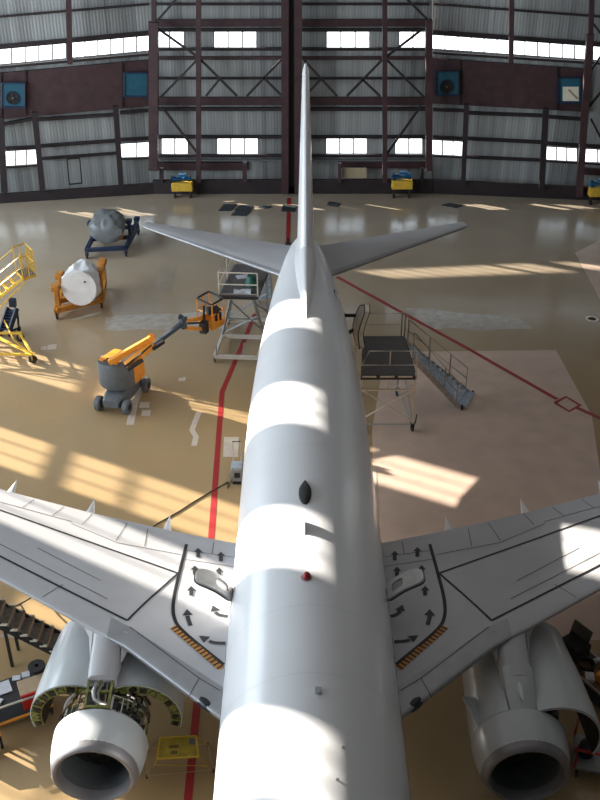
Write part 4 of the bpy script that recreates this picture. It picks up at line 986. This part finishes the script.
# ---- grey work platform under the left stabiliser ----------------------
def work_platform():
    z0 = 3.0; nl, nr, fr, fl = pz(219, 295.5, z0), pz(249.5, 296.5, z0), pz(272, 271.5, z0), pz(244, 264.5, z0); nr = nr+V(.35, 0, 0); fr = nl+(fr-nl)*1.0
    u = (nr-nl).normalized(); fl = nl+V(.45, 3.6, 0); fr = nr+V(.45, 3.6, 0)
    t = thing('work_platform', 'grey steel work platform with railings under the left stabilizer of the airplane', 'work platform', (-2.9, 37.2, 0))
    MB().hexa([p+V(0, 0, -.16) for p in (nl, nr, fr, fl)]+[p+V(0, 0, -.02) for p in (nl, nr, fr, fl)]).build('platform_frame', 'dark', t)
    MB().hexa([p+V(0, 0, -.02) for p in (nl, nr, fr, fl)]+[p for p in (nl, nr, fr, fl)]).build('deck', 'deck', t)
    H = 1.05
    for h in (H, .52, .08): MB().tube([fl+V(0, 0, h), nl+V(0, 0, h), nr+V(0, 0, h)], .03, 6).build('guard_rail', 'platlight' if h > .1 else 'platgrey', t)
    for p in (nl, nr, fl, nl.lerp(fl, .5)): MB().tube([p, p+V(0, 0, H)], .03, 6).build('guard_post', 'platlight', t)
    b = [pz(215, 362, 0), pz(252, 368, 0)]; b[1] = b[0]+V(1.9, -.15, 0); b += [b[1]+V(.35, 3.9, 0), b[0]+V(.35, 3.9, 0)]
    for a, c in zip(b, b[1:]+b[:1]): MB().beam(a+V(0, 0, .28), c+V(0, 0, .28), .13, .16).build('base_bar', 'platlight', t)
    a, c = b[0].lerp(b[3], .52), b[1].lerp(b[2], .52); MB().beam(a+V(0, 0, .28), c+V(0, 0, .28), .13, .16).build('base_bar', 'platlight', t)
    for p in b: caster(p, (1, 0, 0), .1, t, 'rubber', 'platgrey', .24)
    MB().beam(b[0]+V(.1, 0, .3), b[0]+V(.08, 0, .95), .06).build('outrigger_post', 'platgrey', t); MB().beam(b[1]+V(-.6, .2, .3), b[1]+V(-.6, .2, .9), .07).build('outrigger_post', 'platgrey', t)
    m = lambda i, j, k: b[i].lerp(b[j], k)+V(0, 0, .3)
    legs = [(nl+V(.5, .2, -.15), m(0, 3, .55)), (nr+V(-.2, .2, -.15), m(1, 2, .55)), (fl+V(.2, -.3, -.15), m(0, 3, .95)), (fr+V(-.2, -.3, -.15), m(1, 2, .95))]
    for p, q in legs: MB().beam(p, q, .1).build('leg', 'platgrey', t)
    for (p, q), (r_, s_) in ((legs[0], legs[1]), (legs[2], legs[3])):
        MB().beam(p.lerp(q, .1), r_.lerp(s_, .85), .06).build('brace', 'platgrey', t); MB().beam(p.lerp(q, .55), r_.lerp(s_, .55), .06).build('brace', 'platgrey', t); MB().beam(p.lerp(q, .95), r_.lerp(s_, .45), .06).build('brace', 'tread', t)
    for i, j in ((0, 2), (1, 3)): MB().beam(legs[i][0].lerp(legs[i][1], .15), legs[j][0].lerp(legs[j][1], .8), .06).build('brace', 'platgrey', t)
    for k in range(8):                                   # steps up the far side
        p = fr+V(.05, .35+.28*k, -.3-.33*k); MB().box(p+V(-.45, 0, 0), (.8, .26, .05)).build('step', 'tread', t)
    for s in (-.05, -.87): MB().beam(fr+V(s, .2, -.1), fr+V(s, .35+.28*8, -.3-.33*8), .05, .2).build('stringer', 'tread', t)
    # loose items on the deck
    o = nl+(nr-nl)*.62+V(.3, 1.25, 0); c = []
    for k in range(5):
        q = k/4; c.append([o+V(.26*math.cos(a)*(1-.35*q*q), .36*math.sin(a)*(1-.35*q*q), .01+.42*q) for a in [2*PI*j/14 for j in range(14)]])
    bag = tag(MB().loft(c).build('tool_bag', 'green'), 'dark green bag lying on the grey work platform', 'bag'); MB().tube([o+V(-.12, 0, .4), o+V(-.08, 0, .54), o+V(.08, 0, .54), o+V(.12, 0, .4)], .018, 6).build('bag_handle', 'black', bag)
    o = nl.lerp(nr, .62)+V(-.05, .35, .0); r2 = random.Random(2)
    n = 7; vs = []; fs = []
    for i in range(n):
        for j in range(n): vs.append(o+V((i/(n-1)-.5)*.75, (j/(n-1)-.5)*.5, .02+.09*r2.random()))
    for i in range(n-1):
        for j in range(n-1): fs.append((i*n+j, (i+1)*n+j, (i+1)*n+j+1, i*n+j+1))
    vs2 = [v-V(0, 0, .018) for v in vs]; m_ = MB().add(vs, fs, True).add(vs2, fs, True)
    tag(m_.build('crumpled_rag', 'wrap'), 'crumpled white rag on the near edge of the grey work platform', 'rag')
    o = nl.lerp(nr, .35)+V(.35, 2.1, .012); tag(MB().box(o, (.6, .42, .02), .3).box(o+V(0, 0, .014), (.5, .34, .008), .25).build('paper_sheet', 'paper'), 'pale sheet of paper lying at the back of the grey work platform', 'paper')
work_platform()
# ---- boarding platform with stairs on the right -------------------------
def boarding_stand():
    z0 = 2.6; nl, nr = pz(359, 377, z0), pz(415, 373.5, z0); fr, fl = pz(394, 336, z0), pz(364, 338, z0); ny = (nl.y+nr.y)/2; fy = fr.y
    nl, nr, fr, fl = V(2.02, ny, z0), V(4.05, ny, z0), V(3.95, fy, z0), V(2.3, fy, z0)
    t = thing('boarding_platform', 'steel boarding platform with side stairs standing at the open right rear door', 'boarding platform', (3.3, 31, 0))
    MB().hexa([p+V(0, 0, -.04) for p in (nl, nr, fr, fl)]+[nl, nr, fr, fl]).build('deck', 'deck', t)
    for a, b in ((nl, nr), (nr, fr), (fr, fl)): MB().beam(a+V(0, 0, -.1), b+V(0, 0, -.1), .08, .14).build('deck_beam', 'dark', t)
    for k in range(3): MB().beam(nl.lerp(nr, .02+.33*k)+V(0, -.06, -.03), nl.lerp(nr, .28+.33*k)+V(0, -.06, -.03), .02, .06).build('edge_strip', 'platlight', t)
    H = 1.0
    for h in (H, .42): MB().tube([nl.lerp(nr, .02 if h < .9 else .14)+V(0, 0, h), nr+V(0, 0, h)], .028, 6).build('guard_rail', 'platlight', t)
    MB().tube([nl+V(0.02, 0, .4), nl.lerp(nr, .14)+V(0, 0, H)], .028, 6).build('guard_rail', 'platlight', t)
    MB().tube([nl.lerp(nr, .52)+V(0, 0, .42), nl.lerp(nr, .52)+V(0, 0, H)], .026, 6).build('guard_post', 'platlight', t); MB().tube([nr+V(0, 0, -.1), nr+V(0, 0, H)], .03, 6).build('guard_post', 'platlight', t)
    for h in (H, .5): MB().tube([fl+V(0, 0, h), fr+V(0, 0, h), fr.lerp(nr, .12)+V(0, 0, h)], .022, 6).build('guard_rail', 'galv', t)
    for p in (fl, fr, fl.lerp(fr, .92)): MB().tube([p, p+V(0, 0, H)], .025, 6).build('guard_post', 'galv', t)
    # undercarriage
    g = lambda p, z: V(p.x, p.y, z)
    cw = pz(412, 431, 0); cl_ = V(2.0, cw.y, 0); rw = pz(397, 396, 0); rl = V(2.0, rw.y, 0)
    for a, b in ((nr+V(-.02, 0, -.1), g(cw, .3)), (nl+V(.05, 0, -.1), g(cl_, .3))): MB().tube([a, b], .04, 8).build('leg', 'platlight', t)
    for a, b in ((g(rw, 2.45), g(rw, .3)), (g(rl, 2.45), g(rl, .3))): MB().tube([a, b], .035, 8).build('leg', 'galv', t)
    MB().beam(nl+V(.05, 0, -.62), nr+V(-.05, 0, -.62), .06).build('cross_bar', 'platlight', t); MB().tube([nl.lerp(nr, .5)+V(0, 0, -.62), nl.lerp(nr, .5)+V(0, 0, -.15)], .03, 6).build('post', 'platlight', t)
    MB().beam(nl+V(.05, 0, -.62), g(cw, .45), .05).build('brace', 'platlight', t); MB().beam(nr+V(-.05, 0, -.62), g(cl_, .45), .05).build('brace', 'platlight', t)
    MB().beam(g(rw, 2.2), g(cw, .4), .04).build('brace', 'galv', t); MB().beam(g(cw, 2.0), g(rw, .5), .04).build('brace', 'galv', t)
    MB().beam(g(cl_, .3), g(cw, .3), .05).build('base_bar', 'galv', t); MB().beam(g(rl, .3), g(rw, .3), .05).build('base_bar', 'galv', t); MB().beam(g(cw, .3), g(rw, .3), .05).build('base_bar', 'galv', t)
    for p in (cw, cl_, rw, rl): caster(p, (1, .2, 0), .13, t, 'rubber', 'dark', .32)
    MB().beam(cw+V(.1, 0, .35), cw+V(.14, 0, .75), .04).build('brake_lever', 'dark', t)
    # stairs going down to the right
    nb, fb = pz(457, 402, 0), pz(471, 391, 0); nt, ft = V(4.1, 31.05, z0), V(4.02, 32.2, z0)
    nb = V(6.15, 31.4, .12); fb = V(6.75, 32.55, .12)
    for a, b in ((nt, nb), (ft, fb)): MB().beam(a+V(0, 0, -.08), b, .05, .2).build('stringer', 'galv', t)
    for k in range(1, 12):
        q = k/12; a, b = nt.lerp(nb, q), ft.lerp(fb, q); w = V(.11, .0, 0); MB().hexa([a-w, b-w, b+w, a+w]+[p+V(0, 0, .04) for p in (a-w, b-w, b+w, a+w)]).build('tread', 'tread', t)
    for a, b in ((nt, nb), (ft, fb)):
        e = a.lerp(b, .93)
        for h in (1., .52): MB().tube([a+V(0, 0, h), e+V(0, 0, h)]+([e] if h == 1. else []), .025, 6).build('handrail', 'galv', t)
        for k in (0, .33, .66): q = a.lerp(b, k); MB().tube([q, q+V(0, 0, 1.)], .025, 6).build('handrail_post', 'galv', t)
    MB().box(nb.lerp(fb, .5)+V(.05, 0, .05), (.4, 1.25, .06), R(-25)).build('bottom_step', 'tread', t)
    for p in (nb, fb): MB().wheel(V(p.x+.12, p.y, .11), (1, -.5, 0), .11, .07).build('wheel', 'rubber', t)
boarding_stand()
# ---- ground unit beside the fuselage with its cable -----------------------
def unit():
    c = V(-2.45, 26.45); t = thing('ground_unit', 'small grey box unit with upright handle beside the fuselage', 'ground unit', tuple(c))
    MB().box(c+V(0, 0, .38), (.42, .5, .52)).build('body', 'platgrey', t, .03); MB().box(c+V(0, 0, .66), (.36, .44, .05)).build('lid', 'tread', t, .01)
    for s in (-.22, .22):
        MB().wheel(c+V(s, .2, .13), (1, 0, 0), .13, .06).build('wheel', 'rubber', t)
        MB().tube([c+V(s*.6, .25, .5), c+V(s*.6, .3, 1.45)], .02, 6).build('handle_tube', 'platlight', t)
    MB().box(c+V(0, -.2, .06), (.3, .06, .12)).build('foot', 'dark', t); MB().tube([c+V(-.14, .3, 1.45), c+V(.14, .3, 1.45)], .025, 6).build('handle_grip', 'rubber', t)
    MB().box(c+V(.02, -.262, .4), (.2, .02, .2)).build('panel', 'dark', t)
unit()
pts = [V(-2.6, 26.1, .3), V(-2.75, 25.95, .02)]+[pz(u, v, .02) for u, v in ((228, 482), (212, 491), (195, 501), (178, 512), (160, 522), (148, 530), (135, 545))]
tag(MB().tube(pts, .022, 6).build('power_cable', 'cable'), 'thin dark cable running from the grey box unit to under the left wing', 'cable')
# ---- dark mats near the doors ----------------------------------------------
def floor_mat(px, label):
    q = [pz(*p) for p in px]; mb = MB(); mb.hexa([p+V(0, 0, .002) for p in q]+[p+V(0, 0, .05) for p in q])
    tag(mb.build('floor_mat', 'mat', None, .01), label, 'mat', 'dark mats by the hangar doors')
floor_mat([(218.5, 211), (231, 211), (237, 204.8), (224, 204.8)], 'dark blue floor mat, leftmost of the pair lying side by side left of the fin')
floor_mat([(234, 210.5), (251, 210.8), (253, 206), (240, 205.5)], 'dark blue mat next to the leftmost one, right of it')
floor_mat([(231, 215.5), (246.5, 216), (251, 211), (236, 210.8)], 'dark blue mat lying in front of the pair, nearest to the viewer')
floor_mat([(258, 207.5), (266, 209), (272, 207.5), (264, 206)], 'smallest dark mat in a strip of sunlight left of the fin')
floor_mat([(281, 211.5), (295, 212), (297, 206), (283, 205)], 'dark mat lying across the red line just left of the fin')
floor_mat([(327, 205.5), (337, 207), (341, 204), (329, 202)], 'dark mat just right of the fin near the doors')
floor_mat([(441, 205.5), (456, 208), (463, 206), (449, 203.5)], 'dark mat far to the right of the fin beyond the right stabilizer')
tag(MB().tube([pz(288, 244), pz(288, 244)+V(0, 0, .35)], .06, 8).box(pz(288, 244)+V(0, 0, .04), (.3, .3, .08)).build('marker_post', 'dark'), 'short dark post at the end of the red floor line behind the tail', 'post')
# ---- foreground left: ramp with slats, tool cart, yellow trestle -------------
def dock_steps():
    e = pz(64, 637, .42); tr, rs, wd = .235, .19, .74
    t = thing('dock_steps', 'grey steps with pale edges climbing away to the left beside the left engine', 'steps', (e.x-1.6, e.y-.3, 0))
    P = lambda k, s, dz=0., dx=0.: V(e.x-k*tr+dx, e.y-wd*s, e.z+k*rs+dz)
    n = 13
    for k in range(n):
        MB().hexa([P(k, 1, -.03), P(k, 1, -.03, tr), P(k, 0, -.03, tr), P(k, 0, -.03), P(k, 1), P(k, 1, 0, tr), P(k, 0, 0, tr), P(k, 0)]).build('tread', 'slat', t)
        MB().beam(P(k, 0, .005, tr), P(k, 1, .005, tr), .03, .03).build('tread_nosing', 'tan', t)
        MB().hexa([P(k, 1, -rs, tr-.01), P(k, 1, -rs, tr), P(k, 0, -rs, tr), P(k, 0, -rs, tr-.01), P(k, 1, -.03, tr-.01), P(k, 1, -.03, tr), P(k, 0, -.03, tr), P(k, 0, -.03, tr-.01)]).build('riser', 'slat', t)
        for s in (0, 1): MB().beam(P(k, s, .02, tr*.95), P(k, s, .02, tr*.15), .05, .05).build('edge_guard', 'creampale', t)
    for s in (.02, .98): MB().beam(P(-.2, s, -.12, tr), P(n, s, -.12), .06, .18).build('stringer', 'dark', t)
    for k in (0, 6, 12):
        for s in (.08, .92): q = P(k, s, -.1, .1); MB().beam(q, V(q.x, q.y, 0), .07).build('leg', 'dark', t)
        a, b = P(k, .08, -.25, .1), P(k, .92, -.25, .1); MB().beam(a, b, .05).build('cross_bar', 'dark', t)
    q = P(0, 1, 0, tr); MB().beam(q, q+V(.1, -.02, -.3), .1).build('end_hook', 'black', t)
dock_steps()
tag(MB().tube([pz(24, 616, 1.22), pz(25, 612, 1.4), pz(21, 605, 1.4), pz(16, 606, 1.3), pz(24, 602, .8), pz(32, 597, .3), pz(40, 592, .03)], .022, 6).build('hose', 'cable'), 'thin black hose looped over the far edge of the grey steps', 'hose')
def tool_cart():
    z = .8; c = [pz(-22, 722, z), pz(-14, 690, z), pz(40, 672, z), pz(46, 692, z)]; d = V(c[2].x-c[1].x, c[2].y-c[1].y).normalized(); s = V(d.y, -d.x)
    o = pz(36, 683, .78); W_ = lambda a, l, zz: V(o.x, o.y, 0)+d*a+s*l+V(0, 0, zz); t = thing('tool_cart', 'black tool cart with red and orange panels beside the left engine cowl', 'tool cart', tuple(W_(-.8, .1, 0)))
    for zz in (.22, .76): MB().hexa([W_(a, l, zz+h) for h in (0, .05) for a, l in ((-2, -.45), (.25, -.45), (.25, .45), (-2, .45))]).build('shelf', 'dark', t)
    for a in (-1.95, .2):
        for l in (-.42, .42): MB().beam(W_(a, l, .15), W_(a, l, .82), .05).build('corner_post', 'orange', t); caster(W_(a, l, 0), d, .08, t, 'rubber', 'dark', .18)
    MB().hexa([W_(a, l, zz) for zz in (.81, .95) for a, l in ((-.45, -.1), (.25, -.1), (.25, .42), (-.45, .42))]).build('drawer_box', 'tan', t, .01)
    MB().hexa([W_(a, l, zz) for zz in (.45, .94) for a, l in ((-.45, .42), (.25, .42), (.25, .46), (-.45, .46))]).build('red_panel', 'redflag', t)
    MB().beam(W_(-2, .50, .86), W_(.25, .5, .86), .04).build('push_bar', 'platlight', t)
    MB().beam(W_(-2, .75, .55), W_(.25, .7, .55), .05).build('tow_bar', 'orange', t); MB().beam(W_(-1.15, .45, .8), W_(-1.15, .95, .4), .06).build('tow_arm', 'orange', t); MB().beam(W_(-1.15, .95, .4), W_(-1.15, .98, .0), .05).build('tow_foot', 'dark', t)
    rl = MB().lathe(W_(.12, -.3, .81), (0, 0, 1), [(0, .02), (0, .22), (.06, .22), (.06, .14), (.2, .14), (.2, .22), (.26, .22), (.26, .05)], 20).build('hose_reel', 'rubber'); tag(rl, 'black hose reel on the far corner of the left tool cart', 'reel')
    for k, (a, l, w, h, rz, m) in enumerate(((-.86, -.16, .52, .42, .5, 'paper'), (-1.05, .22, .3, .26, -.3, 'paper'), (-.42, -.33, .2, .16, .2, 'paper'))):
        b = MB(); b.box(W_(a, l, .825+.012*k), (w, h, .02), rz); o2 = b.build('paper_sheet', m); tag(o2, ('widest white sheet lying in the middle of the left tool cart', 'tilted white sheet nearest the viewer on the left tool cart', 'smallest white sheet nearest the reel on the left tool cart')[k], 'paper', 'papers on the tool cart')
    b = MB(); b.box(W_(-.18, -.33, .845), (.2, .18, .06), .3); tag(b.build('manual', 'paper'), 'pale grey closed manual beside the hose reel on the left tool cart', 'manual')
    bx = MB().box(W_(-1.5, -.1, .92), (.3, .22, .2), .4).build('case', 'platgrey'); tag(bx, 'small grey case on the near side of the left tool cart', 'case'); 
    MB().tube([W_(-1.6, -.14, 1.02), W_(-1.56, -.12, 1.1), W_(-1.44, -.08, 1.1), W_(-1.4, -.06, 1.02)], .015, 6).build('handle', 'steel', bx)
    y_ = MB().tube([W_(-1.6, .28, .87), W_(-1.4, .3, .87)], .05, 10); tag(y_.build('spray_can', 'yellow'), 'yellow can lying at the near end of the left tool cart', 'can')
    pb = MB().box(W_(-1.62, 1.05, .4), (.45, .4, .45), .2).build('parts_box', 'platlight'); pb.location.z = 0.; tag(pb, 'pale box on the floor against the orange bar of the left tool cart', 'box')
tool_cart()
def trestle():
    z = 1.02; q = [pz(157, 759, z), pz(198.5, 756.5, z), pz(196, 736, z), pz(160, 738, z)]; c = sum(q, V(0, 0, 0))/4; t = thing('trestle_stand', 'yellow board on thin legs standing on the red line by the left engine', 'stand', (c.x, c.y, 0))
    MB().hexa([p+V(0, 0, -.04) for p in q]+q).build('board', 'ylsheet', t)
    for a, b in zip(q, q[1:]+q[:1]): MB().tube([a+V(0, 0, .01), b+V(0, 0, .01)], .018, 6).build('board_edge', 'yellow', t)
    f = [pz(147, 778, 0), pz(213, 772, 0), pz(208, 746, 0), pz(147, 751, 0)]
    for a, b in zip(q, f): MB().tube([a+V(0, 0, -.02), b+V(0, 0, .03)], .018, 6).build('leg', 'yellow', t); MB().wheel(b+V(0, 0, .05), (1, .2, 0), .05, .04).build('foot_wheel', 'rubber', t)
    for a, b in ((0, 1), (2, 3), (0, 3), (1, 2)): MB().tube([f[a]+V(0, 0, .08), f[b]+V(0, 0, .08)], .013, 6).build('brace_bar', 'tan', t)
    MB().tube([q[0].lerp(f[0], .3), q[1].lerp(f[1], .6)], .012, 6).build('brace_bar', 'yellow', t)
    a, b, d = q[3], q[2], q[1]
    uv = lambda x, y: q[3].lerp(q[2], x).lerp(q[0].lerp(q[1], x), y)+V(0, 0, .004)
    MB().add([uv(.80, .10), uv(.96, .12), uv(.96, .42), uv(.80, .40)], [(0, 1, 2, 3)]).build('stencil_square', 'graypl', t)
    for x0, y0, n in ((.28, .38, 5), (.34, .66, 3)):
        for k in range(n): x = x0+.05*k; MB().add([uv(x, y0), uv(x+.035, y0), uv(x+.035, y0+.16), uv(x, y0+.16)], [(0, 1, 2, 3)]).build('stencil_mark', 'cable', t)
trestle()
# ---- foreground right: two carts beyond the right engine -----------------------
def right_carts():
    o = pz(575, 652, .8); d = (pz(604, 686, .8)-pz(560, 650, .8)).normalized(); d.z = 0; s = V(-d.y, d.x)
    W_ = lambda a, l, zz: V(o.x, o.y, 0)+d*a+s*l+V(0, 0, zz)
    t = thing('service_cart', 'low dark service cart loaded with tools beyond the right engine', 'cart', tuple(W_(.7, 0, 0)))
    MB().hexa([W_(a, l, z) for z in (.55, .62) for a, l in ((-.35, -.42), (2.0, -.42), (2.0, .45), (-.35, .45))]).build('top_tray', 'brownmetal', t)
    MB().beam(W_(-.35, -.44, .66), W_(2., -.44, .66), .04, .06).build('tray_edge', 'galv', t); MB().beam(W_(-.35, .46, .66), W_(2., .46, .66), .04, .06).build('tray_edge', 'galv', t)
    MB().hexa([W_(a, l, z) for z in (.18, .23) for a, l in ((-.3, -.4), (1.95, -.4), (1.95, .4), (-.3, .4))]).build('lower_tray', 'dark', t)
    for a in (-.3, 1.92):
        for l in (-.38, .38): MB().beam(W_(a, l, .15), W_(a, l, .6), .05).build('leg', 'dark', t); caster(W_(a, l, 0), d, .07, t, 'rubber', 'dark', .16)
    b = MB().box(W_(-.12, .12, .82), (.62, .5, .4), math.atan2(d.y, d.x)).build('equipment_box', 'dark'); b.location.z = .62; tag(b, 'dark open equipment box on the far end of the right service cart', 'box')
    l_ = MB().box(W_(-.2, .38, 1.12), (.6, .06, .46), math.atan2(d.y, d.x), 0, R(-15)).build('box_lid', 'cable', b)
    y_ = MB().box(W_(1.25, .1, .75), (.85, .5, .24), math.atan2(d.y, d.x)+.1).build('orange_case', 'orange', None, .03); y_.location.z = .622; tag(y_, 'orange case on the right service cart at the edge of the photo', 'case')
    MB().box(W_(1.25, -.16, .76), (.2, .03, .08), math.atan2(d.y, d.x)+.1).build('latch', 'dark', y_)
    for k, (a, l, m, sz, lab) in enumerate(((.45, .34, 'paper', (.26, .1, .1), 'pale packet on the far edge of the right service cart'), (.76, -.26, 'cloth', (.26, .22, .12), 'off-white pouch in front of the orange case on the right service cart'), (.9, .3, 'wrap', (.16, .2, .12), 'white bottle pack beside the orange case on the right service cart'))):
        p = MB().box(W_(a, l, .63+sz[2]/2), sz, .4+k).box(W_(a, l, .63+sz[2]), (sz[0]*.6, sz[1]*.6, .04), .7+k).build('packet', m, None, .01); tag(p, lab, 'packet')
    h = MB(); r2 = random.Random(4); pts = [W_(.42+.22*math.cos(i*.7), -.02+.2*math.sin(i*.7), .66+.006*i) for i in range(22)]
    h.tube(pts, .03, 6); tag(h.build('coiled_hose', 'black'), 'black coiled hose in the middle of the right service cart', 'hose')
    # red trolley
    o2 = pz(592, 756, .5); W2 = lambda a, l, zz: V(o2.x, o2.y, 0)+V(math.cos(R(-15)), math.sin(R(-15)))*a+V(-math.sin(R(-15)), math.cos(R(-15)))*l+V(0, 0, zz)
    t = thing('parts_trolley', 'low grey trolley with red frame below the open right engine cowl', 'trolley', tuple(W2(.5, .1, 0)))
    MB().hexa([W2(a, l, z) for z in (.3, .38) for a, l in ((-.4, -.32), (1.6, -.32), (1.6, .7), (-.4, .7))]).build('deck', 'platgrey', t)
    for l in (-.3, .68): MB().tube([W2(-.38, l, .36), W2(-.38, l, .95), W2(1.5, l, .95), W2(1.5, l, .36)], .035, 8).build('frame_hoop', 'redflag', t)
    MB().tube([W2(-.38, .2, .36), W2(-.1, .25, .95), W2(.6, .25, .95)], .04, 8).build('red_arm', 'redflag', t)
    MB().lathe(W2(-.15, .15, .4), (.2, 0, 1), [(0, .02), (0, .2), (.25, .2), (.3, .1), (.32, .01)], 18).build('drum', 'black', t)
    for a in (-.3, 1.5):
        for l in (-.25, .62): MB().wheel(W2(a, l, .11), (1, -.25, 0), .11, .07).build('wheel', 'rubber', t); MB().beam(W2(a, l, .11), W2(a, l, .32), .05).build('wheel_bracket', 'dark', t)
right_carts()
# ================================================================== LIGHT
sd = bpy.data.lights.new('sun', 'SUN'); so = bpy.data.objects.new('sun', sd); C.objects.link(so)
sd.energy = 24; sd.angle = R(.6); sd.color = (1., .92, .80)
so.rotation_euler = Vector((1, SX, -TX)).to_track_quat('-Z', 'Y').to_euler(); so.location = (-40, 40, 30)
def area(name, loc, rot, sx, sy, e, col):
    l = bpy.data.lights.new(name, 'AREA'); l.shape = 'RECTANGLE'; l.size = sx; l.size_y = sy; l.energy = e; l.color = col
    o = bpy.data.objects.new(name, l); C.objects.link(o); o.location = loc; o.rotation_euler = rot; return o
area('daylight_left', (-29.8, 25, 11), (0, R(-90), 0), 14, 56, 15000, (.80, .91, 1.))
area('overhead_fill', (0, 26, 23.2), (0, 0, 0), 40, 40, 980, (1., .93, .86))  # added overhead fill, no lamp fixtures behind it
w = bpy.data.worlds.new('World'); S.world = w; w.use_nodes = True
bg = w.node_tree.nodes['Background']; bg.inputs[0].default_value = (.75, .87, 1., 1); bg.inputs[1].default_value = 2.3
